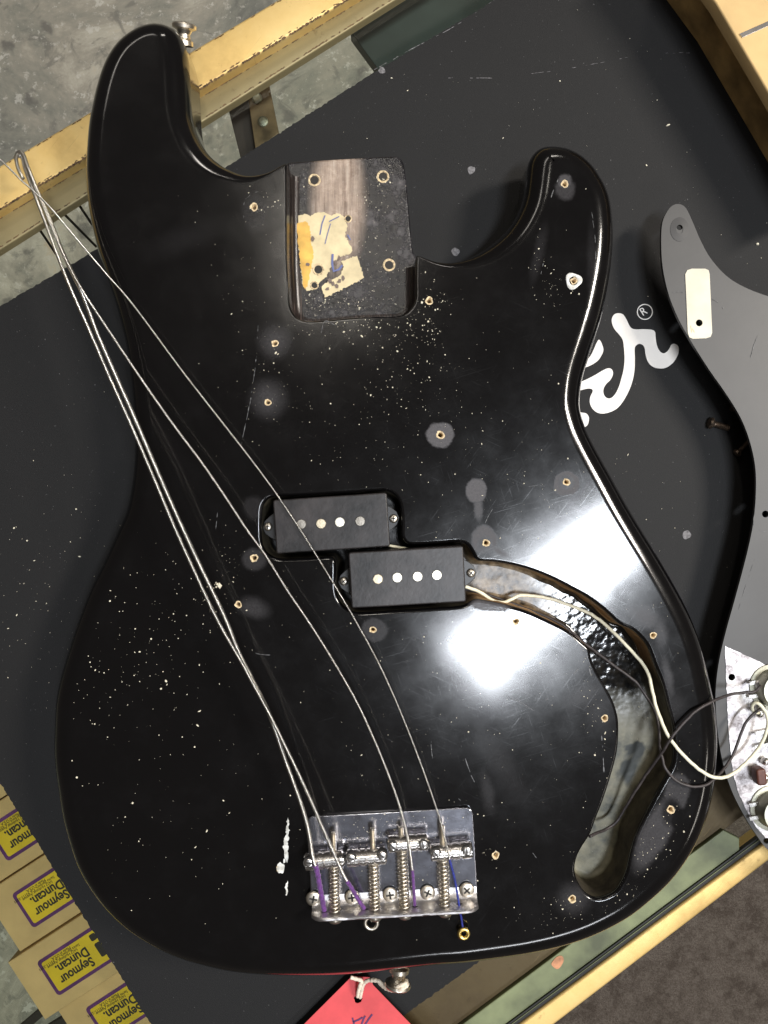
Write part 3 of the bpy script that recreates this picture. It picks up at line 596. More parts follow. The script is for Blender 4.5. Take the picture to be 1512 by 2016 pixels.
for c, hp in zip(HOLES, hl):
    ctr = hp.mean(0); v = []; f = []; m2 = len(hp)
    for s, z in ((1.0, -.00005), (.82, .0001), (.55, -.0006), (.5, -.003), (.45, -.012)):
        for a in hp:
            q = ctr + (a - ctr) * s; v.append((q[0], q[1], z))
    for j in range(4):
        for i in range(m2): f.append([j * m2 + i, j * m2 + (i + 1) % m2, (j + 1) * m2 + (i + 1) % m2, (j + 1) * m2 + i])
    mk('screw_hole', v, f, M['woodhole'], bass, True)
# cavity walls and floor
DP = -.024; FR = .003; rings = [(0, -.0022), (0, -.010), (0, DP + FR)]
rings += [(FR * (1 - math.cos(t)), DP + FR * (1 - math.sin(t))) for t in np.linspace(0, math.pi / 2, 6)[1:]]
v = []; f = []
for ins, z in rings:
    for i in range(m_):
        w = (noise.noise(Vector((cv[i, 0] * 150, cv[i, 1] * 150, z * 60))) * .0008) if z < -.004 else 0
        v.append((cv[i, 0] - cn[i, 0] * (ins + w + .0001), cv[i, 1] - cn[i, 1] * (ins + w + .0001), z))
for j in range(len(rings) - 1):
    for i in range(m_): f.append([j * m_ + (i + 1) % m_, (j + 1) * m_ + (i + 1) % m_, (j + 1) * m_ + i, j * m_ + i])
fl = np.array([v[(len(rings) - 1) * m_ + i][:2] for i in range(m_)]); vo, fo = cdt([fl]); b0 = len(v)
v += [(a, b, DP) for a, b in vo]; f += [[b0 + int(a) for a in t] for t in fo]
mk('routed_cavity', v, f, M['cavity'], bass, True, None, None, 50)
# neck pocket tongue
ZP = -.016
tng = [(565, 326), (568, 320), (595, 317), (690, 311), (774, 307), (786, 310), (794, 319), (797, 335), (802, 377), (807, 436), (812, 488), (821, 520), (826, 600), (822, 650), (700, 655), (570, 655), (558, 620), (556, 500), (558, 400), (559, 345)]
tl = resample(cr(out_in(tng, ZP), 6, True), .0012, True); v, f = slab(tl, ZP, .0275, .0013, 5)
mk('neck_pocket', v, f, M['pocket'], bass, True, None, None, 60)
# curved walls of the pocket between its rim and its floor
wm, wnt, wb = newmat('pocket_wall_varnish'); wg = noi(wnt, coords(wnt, (1400, 25, 300)), 1, 5, .7)
L(wnt, ramp(wnt, wg, [(.35, (.006, .005, .005)), (.55, (.022, .016, .014)), (.75, (.11, .08, .068))]), wb.inputs['Base Color']); setp(wb, rough=.22, spec=.6); bump(wnt, wb, wg, .3, .0003)
nb = np.array(out_in([(818.5, 508), (818.5, 530)] + notch[1:] + [(564.5, 330), (565, 321)], 0)); nb = resample(cr([tuple(a) for a in nb], 6), .0011)
tt = np.gradient(nb, axis=0); nn2 = np.stack([tt[:, 1], -tt[:, 0]], 1); nn2 /= np.linalg.norm(nn2, axis=1)[:, None]
cen = np.array(tuple(P(690, 470))[:2])
if np.mean(np.sum((cen - nb) * nn2, 1)) < 0: nn2 = -nn2
for _ in range(6): nn2[1:-1] = .25 * nn2[:-2] + .5 * nn2[1:-1] + .25 * nn2[2:]
WF = .0042; pr = [(-.0004, -.0012), (.0002, -.004), (.0006, ZP + WF)] + [(.0006 + WF * (1 - math.cos(t)), ZP + WF * (1 - math.sin(t)) + .0002) for t in np.linspace(0, math.pi / 2, 7)[1:]]
v = []; f = []
for a, q in zip(nb, nn2):
    for ins, z in pr: v.append((a[0] + q[0] * ins, a[1] + q[1] * ins, z))
kk = len(pr)
for i in range(len(nb) - 1):
    for j in range(kk - 1): f.append([i * kk + j, i * kk + j + 1, (i + 1) * kk + j + 1, (i + 1) * kk + j])
mk('pocket_wall', v, f, wm, bass, True)
for x, y, r in ((619, 355, .0026), (754, 348, .0026), (685, 431, .0016), (627, 531, .0026), (766, 522, .0026), (619, 562, .0018)):
    c = P(x, y, ZP); v, f = lathe([(r * 1.25, .0003), (r * 1.05, .0006), (r * .85, .0003), (r * .75, -.006)], 18, c)
    for k in range(len(v)): v[k] = v[k] + Vector((random.uniform(-1, 1), random.uniform(-1, 1), 0)) * .00012
    f.append(None); f.pop(); b0 = len(v); mb = MB(); mb.add(v, f, 0)
    cv2, cf2 = lathe([(r * .80, .00045), (0, .00045)], 16, c); mb.add(cv2, cf2, 1); mb.obj('bolt_hole', [M['woodhole'], M['slot']], bass, True, 60)
def tape(pts, z, mat):
    q = resample(np.array(pts, float), 3, True); pts = [(x + random.uniform(-1.6, 1.6), y + random.uniform(-1.6, 1.6)) for x, y in q]
    v, f = polymesh(pts, z, .0001); return mk('masking_tape', v, f, mat, bass)
t1 = [(583, 428), (590, 423), (600, 421), (612, 425), (625, 418), (640, 419), (652, 424), (664, 420), (675, 424), (682, 432), (684, 448), (679, 462), (686, 476), (694, 490), (690, 498), (672, 506), (660, 512), (650, 530), (640, 548), (628, 556), (616, 572), (602, 572), (596, 560), (592, 530), (590, 500), (586, 470)]
tape(t1, ZP + .0003, M['paper'])
tape([(583, 440), (600, 436), (610, 444), (612, 470), (617, 500), (612, 530), (606, 560), (601, 571), (596, 560), (590, 510), (586, 470)], ZP + .0005, M['yellowpaper'])
tape([(640, 586), (632, 566), (640, 558), (652, 551), (663, 546), (672, 541), (676, 528), (672, 515), (686, 508), (702, 503), (710, 525), (716, 547), (690, 561), (665, 574)], ZP + .0004, M['paper'])
ik = MB()
for pts, w in (([(640, 424), (634, 440), (630, 462)], .0006), ([(655, 500), (654, 520), (657, 534), (668, 530), (674, 522)], .0011), ([(648, 436), (668, 426)], .0005), ([(684, 462), (690, 472)], .0006), ([(651, 440), (645, 460), (640, 480)], .0004)):
    v, f = ribbon([P(x, y, ZP + .0007) for x, y in pts], w); ik.add(v, f)
ik.obj('ink_mark', M['ink'], bass)
gk = MB(); random.seed(11)
for x, y in ((655, 558), (662, 562), (650, 553), (668, 553), (645, 568), (675, 548), (660, 515), (668, 508), (615, 470), (606, 520)):
    pts = [P(x + random.uniform(2, 6) * math.cos(t), y + random.uniform(2, 7) * math.sin(t), ZP + .0008) for t in np.linspace(0, 6.28, 8)[:-1]]; gk.add(pts, [list(range(7))])
gk.obj('glue_stain', M['graph'], bass)
# chipped paint by the bridge, faint outline of the missing pickguard
for pts in ([(568, 1610), (571, 1618), (569, 1627), (573, 1634), (569, 1641), (571, 1650), (566, 1657), (569, 1668), (567, 1680), (570, 1692), (565, 1699), (561, 1691), (557, 1686), (559, 1676), (553, 1670), (556, 1662), (558, 1650), (563, 1642), (561, 1634), (566, 1625), (564, 1617)],
            [(566, 1733), (569, 1741), (566, 1748), (568, 1757), (562, 1764), (563, 1754), (558, 1748), (562, 1741)], [(545, 1700), (551, 1697), (557, 1700), (562, 1704), (563, 1714), (556, 1720), (548, 1719), (541, 1712), (543, 1705)], [(556, 1692), (561, 1690), (563, 1697), (558, 1699)]):
    q = resample(np.array([(x, y) for x, y in pts], float), 3.2, True)
    mx_ = sum(a for a, _ in q) / len(q)
    v, f = polymesh([(mx_ + (x - mx_) * .72 + random.uniform(-1.2, 1.2), y + random.uniform(-1.2, 1.2)) for x, y in q], .00012, .00005, 0); o = mk('paint_chip', v, f, M['chip_glint'], bass)
marks('residue_line', [([(508, 640), (505, 700), (497, 760), (487, 820), (474, 880), (466, 905)], .0005, .85), ([(430, 1000), (424, 1060), (424, 1130), (432, 1200), (450, 1250), (500, 1285), (560, 1290)], .0004, .35),
    ([(480, 430), (480, 400), (495, 382), (515, 378), (540, 392)], .0004, .6), ([(1065, 540), (1078, 470), (1083, 400), (1100, 350)], .0006, .5), ([(1155, 380), (1170, 450), (1172, 520), (1160, 600), (1145, 660)], .0004, .5),
    ([(1160, 1290), (1110, 1350), (1060, 1390), (1020, 1420)], .0006, .5), ([(1155, 1290), (1175, 1380), (1185, 1450), (1190, 1530)], .0008, .35), ([(900, 1440), (930, 1530), (980, 1600), (1040, 1670), (1080, 1720)], .0005, .3),
    ([(1065, 970), (1100, 1010), (1135, 1016)], .0003, .6), ([(845, 1420), (860, 1520), (930, 1600)], .0004, .2), ([(1000, 1372), (1030, 1386), (1052, 1400)], .0004, 0), ([(955, 1030), (962, 1015), (970, 1002)], .0003, 0), ([(1040, 958), (1055, 956), (1072, 957)], .0002, 0),
    ([(660, 640), (640, 632), (632, 656)], .0004, 0)], .00012, M['residue'], bass, 9)
rg_c = P(1129, 553); a = []  # raised lacquer lip; its white colour paints in the lamp glint
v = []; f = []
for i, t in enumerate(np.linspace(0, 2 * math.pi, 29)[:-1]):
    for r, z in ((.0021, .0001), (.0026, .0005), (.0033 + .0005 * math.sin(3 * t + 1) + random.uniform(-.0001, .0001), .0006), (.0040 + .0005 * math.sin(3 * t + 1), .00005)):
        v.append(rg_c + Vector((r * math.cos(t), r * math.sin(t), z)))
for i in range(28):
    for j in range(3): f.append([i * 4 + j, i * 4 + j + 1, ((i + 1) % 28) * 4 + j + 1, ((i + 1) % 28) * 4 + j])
mk('lacquer_ring_glint', v, f, M['chip_glint'], bass, True)
# strap buttons
def strap_button(base, ax, s=1.0):
    v, f = lathe([(.0048 * s, -.001), (.0046 * s, .0012), (.0034 * s, .0024), (.0030 * s, .0042), (.0040 * s, .0060), (.0060 * s, .0068), (.0062 * s, .0082), (.0057 * s, .0090), (.0046 * s, .0092), (.0042 * s, .0088), (.0032 * s, .0096), (.0016 * s, .0099), (0, .0099)], 32, base, ax)
    return mk('strap_button', v, f, M['steel'], bass, True, None, None, 30)
strap_button(P(362, 86, -.021), (.12, .93, .38), 1.02); strap_button(P(786, 1908, -.022), (-.10, -1, .05), 1.12)

# ------------------------------------------------------------------ screws used on the bass
def screw_mesh(name, r, h, mat=M['steel'], cross=True, deep=0):
    mb = MB(); v, f = lathe([(r * .98, -deep), (r, 0), (r * .97, h * .35), (r * .8, h * .75), (r * .5, h * .95), (0, h)], 24); mb.add(v, f, 0)
    if cross:
        for a in (.4, .4 + math.pi / 2):
            v, f = box(0, 0, h * .86, r * 1.05, r * .24, h * .34, a); mb.add(v, f, 1)
    else:
        v, f = box(0, 0, h * .9, r * 1.5, r * .34, h * .3, .5); mb.add(v, f, 1)
        v, f = lathe([(r * 1.28, -.004), (r * 1.28, 0), (r * 1.02, 0)], 24); mb.add(v, f, 1)
    me = bpy.data.meshes.new(name); me.from_pydata([tuple(a) for a in mb.v], [], mb.f); me.materials.append(mat); me.materials.append(M['slot'])
    me.polygons.foreach_set('material_index', mb.m); me.polygons.foreach_set('use_smooth', [m == 0 for m in mb.m]); me.update(); return me
psm = screw_mesh('pickup_screw', .0022, .0014); bsm = screw_mesh('plate_screw', .0037, .0010)
# ------------------------------------------------------------------ pickups
def pickup(corners, poles, screws, label, tints):
    zt = .0065; c = np.array(out_in(corners, zt)); ctr = c.mean(0); ang = math.atan2(*(c[1] - c[0])[::-1]); w = np.linalg.norm(c[1] - c[0]); h = np.linalg.norm(c[3] - c[0])
    L0 = rot2(rrect(w, h, .0012, 4), ang, ctr); v, f = slab(L0, zt, .022, .0007, 4)
    p = mk('pickup', v, f, M['plastic'], bass, True, None, None, 50); p['label'] = label
    for k, (x, y) in enumerate(poles):
        v, f = lathe([(.00245, -.002), (.00245, .0002), (.0022, .00045), (0, .0005)], 24, P(x, y, zt)); mk('pole_piece', v, f, M[tints[k]], p, True, None, None, 30)
        v, f = lathe([(.0025, .00006), (.0029, .00006)], 24, P(x, y, zt))
    for k, (x, y) in enumerate(screws):
        q = P(x, y, -.004); sgn = -1 if k == 0 else 1
        ex = np.array([(0, -.0075), (sgn * .0035, -.0055), (sgn * .0062, -.0032), (sgn * .0074, 0), (sgn * .0062, .0032), (sgn * .0035, .0055), (0, .0075), (-sgn * .002, .0075), (-sgn * .002, -.0075)])
        L1 = rot2(ex, ang, (q.x - sgn * .0045, q.y)); v, f = slab(L1, -.0042, .002, .0003, 2); mk('mounting_ear', v, f, M['plastic_ear'], p)
        inst('mounting_screw', psm, q + Vector((0, 0, .0002)), p, (0, 0, random.uniform(0, 1.5)))
    return p
pickup([(538, 984), (762, 969), (768, 1077), (543, 1090)], [(593, 1032), (632, 1031), (669, 1028), (709, 1026)], [(528, 1037), (775, 1021)], 'upper left black pickup half', ['pole_dark_reflect', 'pole_tan_reflect', 'pole', 'pole_dark_reflect'])
pickup([(686, 1088), (912, 1075), (918, 1184), (692, 1198)], [(744, 1140), (782, 1137), (822, 1135), (860, 1132)], [(677, 1144), (927, 1128)], 'lower right black pickup half', ['pole_tan_reflect', 'pole', 'pole', 'pole'])

# ------------------------------------------------------------------ bridge
BA = R(3.2); bu = Vector((math.cos(BA), math.sin(BA), 0)); bv = Vector((-math.sin(BA), math.cos(BA), 0))
zp = .0022; tl_ = P(603, 1608, zp); trr = P(931, 1589, zp); wB = (trr - tl_).length; yl = 1776
bl = P(603, 1790, zp); hB = abs((bl - tl_).dot(bv))
ctr = (tl_ + trr) / 2 - bv * hB / 2
Lp = rot2(np.array([(a, b) for a, b in rrect(wB, hB, .0034, 6)]), BA, (ctr.x, ctr.y))
v, f = slab(Lp, zp, .0021, .0006, 3); bridge = mk('bridge', v, f, M['plate'], bass, True, None, None, 40)
def B(a, b, z=0): q = ctr + bu * a + bv * b; return Vector((q.x, q.y, z))       # bridge frame, metres from plate centre
def bco(x, y, z): q = P(x, y, z) - ctr; return q.dot(bu), q.dot(bv)
# raised back lip: bend profile swept along the plate
yb = -hB / 2; prof = [(yb + .0065, zp + .0001), (yb + .004, zp + .0003), (yb + .0022, zp + .0012), (yb + .0010, zp + .003), (yb + .0006, zp + .006), (yb + .0004, .0125), (yb - .0002, .0131), (yb - .0010, .0131), (yb - .0015, .0125), (yb - .0014, .005), (yb - .0008, .0005)]
v = []; f = []; na = 40
for i in range(na + 1):
    a = -wB / 2 + .0006 + (wB - .0012) * i / na; e = min(i, na - i) / na * wB; dz = -.004 * max(0, 1 - e / .005) ** 2
    for (y, z) in prof: v.append(B(a, y, z + (dz if z > .008 else 0) + (random.uniform(-1, 1) * .00012 if z > .012 else 0)))
k = len(prof)
for i in range(na):
    for j in range(k - 1): f.append([i * k + j, i * k + j + 1, (i + 1) * k + j + 1, (i + 1) * k + j])
f.append(list(range(k))); f.append([na * k + j for j in range(k)][::-1])
mk('bridge_lip', v, f, M['lipmetal'], bridge, True, None, None, 40)
for x, y in ((617, 1769), (693, 1766), (768, 1761), (842, 1757), (919, 1752)):
    inst('plate_screw', bsm, P(x, y, zp + .001), bridge, (0, 0, random.uniform(0, 1.5)))
grub_me = screw_mesh('height_screw', .0021, .0004, M['chrome'], False, .004)
SAD = [((600, 1697), (677, 1690), 656, 1638, 659), ((682, 1690), (761, 1684), 733, 1630, 738), ((764, 1662), (843, 1657), 789, 1628, 797), ((847, 1679), (930, 1672), 870, 1624, 876)]
GR = [((608, 1699), (670, 1696)), ((691, 1690), (752, 1685)), ((773, 1667), (833, 1664)), ((858, 1681), (919, 1676))]
for k, (a, b, xs, ys, xb) in enumerate(SAD):
    zs = .0085; pa, pb = P(*a, zs), P(*b, zs); ax = (pb - pa).normalized(); ln = (pb - pa).length; r = .0041
    pr = [(0, 0), (r - .0008, 0), (r, .0006)]
    for g in np.linspace(.15, .85, 11): pr += [(r, ln * g - .0006), (r * .93, ln * g - .0003), (r * .93, ln * g + .0001), (r, ln * g + .0004)] if g < .38 or g > .62 or True else []
    pr = [(0, 0), (r - .0008, 0), (r, .0006), (r, ln * .30), (r * .86, ln * .31), (r * .86, ln * .34), (r, ln * .35), (r, ln * .47), (r * .86, ln * .49), (r * .86, ln * .51), (r, ln * .53), (r, ln * .68), (r * .86, ln * .69), (r * .86, ln * .72), (r, ln * .73), (r, ln - .0006), (r - .0008, ln), (0, ln)]
    v, f = lathe(pr, 28, pa, ax); mk('saddle', v, f, M['chrome'], bridge, True, None, None, 30)
    for gx, gy in GR[k]: inst('height_screw', grub_me, P(gx, gy, zs + .0040), bridge, (0, 0, random.uniform(0, 3)))
    # intonation screw with its spring
    zc = .0078; s0 = P(xs, ys, zc); e = bco(xb, 1790, zc); s1 = B(e[0], yb - .001, zc); dirv = (s0 - s1).normalized(); Ls = (s0 - s1).length
    pr = []; h = 0
    while h < Ls - .0006: pr += [(.00140, h), (.00105, h + .00035)]; h += .0007
    pr += [(.0012, Ls), (0, Ls + .0002)]; v, f = lathe(pr, 14, s1, dirv); mb = MB(); mb.add(v, f, 0)
    v, f = lathe([(.0016, 0), (.0038, 0), (.0037, .0012), (.0028, .0024), (.0012, .0030), (0, .0031)], 22, s1 - dirv * .0007, -dirv); mb.add(v, f, 0)
    mb.obj('intonation_screw', M['steel'], bridge, True, 40)
    sy = pa.lerp(pb, .5); L1 = (sy - s1).dot(dirv) - .0042; turns = int(L1 / .00185); u, w = frame(dirv); pts = []
    for i in range(turns * 12 + 1):
        t = i / 12; pts.append(s1 + dirv * (.0012 + (L1 - .0012) * t / turns) + (u * math.cos(2 * math.pi * t) + w * math.sin(2 * math.pi * t)) * .00235)
    v, f = tube(pts, .00046, 6); mk('spring', v, f, M['steel'], bridge, True)
# row of holes in the lip seen as dark rims, and one loose washer-like ball behind
for x, y in ((639, 1800), (720, 1797), (817, 1791), (905, 1781)):
    e = bco(x, 1790, .006); v, f = lathe([(.0019, 0), (0, .0001)], 16, B(e[0], yb + .00075, .0062), bv); mk('string_hole', v, f, M['slot'], bridge)
v, f = tube([B(*bco(731, 1817, .004), .004) + (bu * math.cos(t) + bv * math.sin(t)) * .0030 for t in np.linspace(0, 6.28, 25)], .0009, 8, False); bl_ = mk('ball_end', v, f, M['steel'], None, True)
tag(bl_, 'small dull steel string ball end lying behind the bridge lip', 'ball end')

# ------------------------------------------------------------------ strings
def string(name, pts, r, label, silk=None, silkmat=None, wound=True):
    """pts: (px, py, z); the first points are at the bridge"""
    w3 = [tuple(P(x, y, z)) for x, y, z in pts]; q = resample(cr(w3, 10), .0012); Ls = np.r_[0, np.cumsum(np.linalg.norm(np.diff(q, axis=0), axis=1))]
    root = empty(name, q[len(q) // 2]); tag(root, label, 'string', 'bass strings fanned out from the bridge')
    cut = next((i for i, p in enumerate(q) if Ls[i] > silk), 1) if silk else 0
    def body(nm, a, b, rr, mat, tap):
        seg_ = q[a:b + 1]; n_ = len(seg_); rad = [rr * (1 - .35 * max(0, 1 - (n_ - 1 - i) / 4)) if tap else rr for i in range(n_)]
        v, f = tube([Vector(p) for p in seg_], rad, 10); o = mk(nm, v, f, mat, root, True)
        at = o.data.attributes.new('along', 'FLOAT', 'POINT'); vals = np.repeat(Ls[a:b + 1], 10); at.data.foreach_set('value', vals)
        return o
    body('string_wire', max(0, cut - 1), len(q) - 1, r, M['wound'], False)
    if silk:
        # twisted silk wrap: slightly lumpy
        seg_ = q[:cut + 1]; rad = [r * 1.28 * (1 + .16 * math.sin(i * 2.4)) for i in range(len(seg_))]
        v, f = tube([Vector(p) for p in seg_], rad, 10); mk('silk_wrap', v, f, silkmat, root, True)
    return root
def zz(pts, zs):                                     # interpolate heights along the traced points
    d = np.r_[0, np.cumsum([math.dist(a, b) for a, b in zip(pts[:-1], pts[1:])])]; d /= d[-1]
    return [(x, y, float(np.interp(t, [a for a, _ in zs], [b for _, b in zs]))) for (x, y), t in zip(pts, d)]
HZ = [(0, .006), (.03, .012), (.07, .0165), (.3, .017), (.55, .018), (.8, .006), (1, -.005)]
E1 = [(640, 1801), (632, 1758), (624, 1715), (616, 1690), (608, 1640), (598, 1600), (583, 1555), (563, 1500), (544, 1445), (524, 1392), (500, 1344), (470, 1284), (440, 1210), (390, 1106), (344, 1006), (298, 900), (257, 805), (220, 722), (190, 652), (163, 580), (125, 500), (95, 425), (72, 372), (55, 330), (46, 305), (38, 299), (32, 310), (36, 332), (46, 352)]
E2 = [(722, 1797), (705, 1770), (690, 1745), (676, 1722), (655, 1675), (636, 1632), (616, 1585), (590, 1528), (562, 1470), (535, 1415), (500, 1350), (473, 1300), (430, 1225), (390, 1141), (345, 1042), (298, 930), (257, 835), (217, 746), (176, 651), (137, 563), (112, 500), (86, 430), (66, 378), (50, 335), (44, 312), (36, 302), (29, 312)]
E3 = [(817, 1792), (815, 1760), (812, 1715), (806, 1670), (798, 1630), (788, 1592), (776, 1556), (758, 1508), (733, 1448), (700, 1378), (654, 1298), (610, 1228), (566, 1163), (523, 1094), (486, 1043), (450, 988), (400, 915), (339, 833), (278, 746), (203, 634), (163, 573), (136, 524), (108, 462), (82, 400), (60, 350), (52, 318), (44, 302), (37, 310)]
E4 = [(911, 1826), (906, 1795), (901, 1765), (896, 1735), (886, 1695), (878, 1660), (867, 1617), (853, 1573), (835, 1522), (810, 1455), (776, 1372), (741, 1297), (697, 1217), (661, 1156), (625, 1097), (588, 1038), (541, 968), (490, 899), (430, 822), (360, 732), (262, 600), (210, 540), (159, 480), (103, 413), (67, 377), (40, 353), (16, 329), (0, 314), (-25, 300)]
string('bass_string', zz(E1, [(0, .006), (.03, .010), (.075, .0155), (.3, .018), (.55, .024), (.8, .008), (.95, -.012), (1, -.030)]), .00102, 'thickest wound string, leftmost at the bridge, purple silk on its end', .028, M['purple'])
string('bass_string', zz(E2, [(0, .006), (.03, .010), (.075, .0165), (.3, .022), (.55, .027), (.8, .012), (.95, -.008), (1, -.024)]), .00080, 'second wound string from the left, slanting purple silk end crossing the plate screw', .0215, M['purple'])
string('bass_string', zz(E3, [(0, .006), (.03, .010), (.08, .0155), (.3, .017), (.5, .017), (.8, .014), (.95, -.006), (1, -.020)]), .00060, 'wound string over the third saddle with short purple silk, crossing left of the pickups', .0225, M['purple'])
g4 = string('bass_string', zz(E4, [(0, .0025), (.02, .008), (.045, .010), (.08, .0145), (.3, .016), (.5, .017), (.8, .014), (1, .002)]), .00042, 'thinnest string with blue silk and brass ball, crossing over the upper pickup', .040, M['blue'])
c = P(913, 1838, .0035); v, f = tube([c + Vector((math.cos(t), math.sin(t), 0)) * .0022 for t in np.linspace(0, 2 * math.pi, 33)], .0010, 10, False); mk('brass_ball', v, f, M['gold'], g4, True)

# ------------------------------------------------------------------ pickguard lying face down at the right
ZG = -.021
gd = empty('pickguard', P(1450, 1100, ZG - .004)); tag(gd, 'grey pickguard lying face down with foil and controls, cut off by the right edge', 'pickguard')
gp = [(1330, 402), (1318, 410), (1306, 432), (1302, 460), (1303, 510), (1309, 550), (1320, 590), (1338, 632), (1362, 674), (1395, 726), (1430, 776), (1458, 822), (1476, 868), (1487, 920), (1488, 975), (1483, 1030), (1473, 1080), (1459, 1135), (1444, 1190), (1430, 1240), (1417, 1295), (1410, 1345), (1409, 1390), (1414, 1450), (1424, 1505), (1440, 1555), (1462, 1600), (1488, 1642), (1520, 1680), (1600, 1730), (1800, 1700), (1900, 1300), (1850, 900), (1760, 640), (1640, 595), (1560, 592), (1512, 583), (1465, 565), (1430, 543), (1400, 510), (1380, 475), (1365, 440), (1352, 412), (1342, 403)]
gl = ccw(resample(cr(out_in(gp, ZG), 5, True), .0015, True)); gh = []
GH = [(1338, 447, .0016), (1507, 1012, .0018), (1440, 1333, .0018), (1376, 636, .0018), (1509, 1655, .0016)]
for x, y, r in GH:
    cc = P(x, y, ZG); gh.append(np.array([(cc.x + r * math.cos(t), cc.y + r * math.sin(t)) for t in np.linspace(0, 2 * math.pi, 17)[:-1]]))
def sheet(name, loops, zt, th, mat, parent):
    vo, fo = cdt(loops); v = [(a, b, zt) for a, b in vo] + [(a, b, zt - th) for a, b in vo]; m = len(vo); f = [list(map(int, t)) for t in fo] + [[int(a) + m for a in t][::-1] for t in fo]
    for L0 in loops:
        b0 = len(v); k = len(L0); v += [(a, b, zt) for a, b in L0] + [(a, b, zt - th) for a, b in L0]
        f += [[b0 + i, b0 + k + i, b0 + k + (i + 1) % k, b0 + (i + 1) % k] for i in range(k)]
    return mk(name, v, f, mat, parent)
sheet('guard_sheet', [gl] + gh, ZG, .0023, M['guard'], gd)
fo_ = [(1427, 1272), (1470, 1291), (1512, 1311), (1600, 1350), (1700, 1500), (1650, 1660), (1560, 1690), (1512, 1655), (1490, 1630), (1470, 1597), (1453, 1560), (1443, 1520), (1437, 1470), (1432, 1400), (1430, 1340)]
fl_ = ccw(resample(np.array(out_in(fo_, ZG + .0003)), .0015, True)); fl_ += np.array([(random.uniform(-1, 1), random.uniform(-1, 1)) for _ in fl_]) * .00018
fh = [ccw(np.array(h)) for h in (gh[2], gh[4])]
sheet('shield_foil', [fl_] + fh, ZG + .0004, .0002, M['foil'], gd)
cc = P(1338, 449, ZG + .0002)
v, f = lathe([(.0048, 0), (.0018, .0001)], 32, cc)
v = [Vector((a.x, cc.y + (a.y - cc.y) * 1.3 - .0006, a.z)) for a in v]; mk('screw_recess', v, f, M['guard_ring'], gd)
st = [(1349, 540), (1353, 532), (1362, 529), (1388, 529), (1395, 532), (1397, 540), (1402, 655), (1399, 663), (1390, 666), (1364, 667), (1357, 664), (1354, 655)]
sl = ccw(np.array(out_in(st, ZG + .0003))); sheet('sticker', [sl, gh[3]], ZG + .0004, .0003, M['sticker'], gd)
marks('faint_print', [([(1376, 550), (1378, 575), (1380, 600)], .0004, .5), ([(1360, 640), (1362, 655)], .0007, 0), ([(1363, 646), (1368, 655)], .0005, 0)], ZG + .0006, M['paper'], gd, 4)
marks('hairline', [([(1324, 576), (1336, 574), (1347, 576)], .0003, 0), ([(1402, 588), (1420, 600), (1431, 630)], .0003, .8), ([(1492, 660), (1484, 682), (1478, 704)], .0004, 0), ([(1486, 1010), (1484, 1030), (1498, 1045), (1512, 1046)], .0004, .8), ([(1487, 1100), (1470, 1150), (1455, 1200)], .0003, .6)], ZG + .0003, M['residue'], gd, 8)
# potentiometers, capacitor, solder
def pot(x, y, r=.0088):
    c = P(x, y, ZG); v, f = lathe([(r * 1.25, .0004), (r * 1.25, .0015), (r * 1.05, .0022), (r, .0035), (r, .0095), (r * .93, .0107), (r * .5, .0110), (0, .0110)], 36, c)
    p = mk('potentiometer', v, f, M['pot'], gd, True, None, None, 35)
    for dx in (-.004, .003):
        v, f = box(c.x - .0095, c.y + dx, c.z + .003, .007, .0018, .0005, .2); mk('solder_lug', v, f, M['solder'], p)
    return p
pot(1519, 1352, .0095); pot(1520, 1590, .0095); pot(1530, 1450, .006)
c = P(1495, 1527, ZG + .006); v, f = slab(rot2(rrect(.0050, .0085, .0014), .1, (c.x, c.y)), ZG + .009, .006, .001, 3); mk('capacitor', v, f, M['cap'], gd, True, None, None, 50)
for x, y, r in ((1499, 1349, .003), (1497, 1392, .0028), (1496, 1405, .0022), (1504, 1532, .0030), (1508, 1500, .002)):
    c = P(x, y, ZG + .004); v, f = lathe([(r, -.002), (r, 0), (r * .8, r * .5), (r * .4, r * .8), (0, r * .85)], 14, c)
    v = [a + Vector((random.uniform(-1, 1), random.uniform(-1, 1), random.uniform(-1, 1))) * .0002 for a in v]; mk('solder_blob', v, f, M['solder'], gd, True)

# ------------------------------------------------------------------ hook-up wires
def wire(pts, r, mat, label, fray=None):
    w3 = [tuple(P(x, y, z)) for x, y, z in pts]; q = resample(cr(w3, 10), .0012)
    q = [Vector(p) + Vector((noise.noise(Vector(p) * 300), noise.noise(Vector(p) * 300 + Vector((9, 0, 0))), 0)) * .00025 for p in q]
    v, f = tube(q, r, 10); o = mk('hookup_wire', v, f, mat, None, True); return tag(o, label, 'wire')
wire([(915, 1155, -.006), (932, 1160, -.008), (950, 1168, -.010), (970, 1182, -.010), (990, 1186, -.012), (1006, 1180, -.014), (1030, 1172, -.016), (1080, 1178, -.018), (1130, 1195, -.018), (1165, 1210, -.016), (1195, 1233, -.013), (1225, 1262, -.010), (1250, 1289, -.009), (1267, 1309, -.008), (1278, 1332, -.006), (1284, 1360, -.004), (1293, 1396, -.002), (1307, 1431, .001), (1324, 1461, .003), (1349, 1490, .003), (1374, 1513, .003), (1399, 1528, .002), (1419, 1531, -.001), (1441, 1524, -.006), (1466, 1504, -.010), (1488, 1480, -.011), (1503, 1456, -.010), (1511, 1431, -.009), (1510, 1409, -.008), (1500, 1391, -.007), (1489, 1384, -.008), (1481, 1390, -.010), (1483, 1400, -.013), (1494, 1404, -.016)],
     .00085, M['whitewire'], 'cream cloth-covered wire from the lower pickup looping to the pickguard controls')
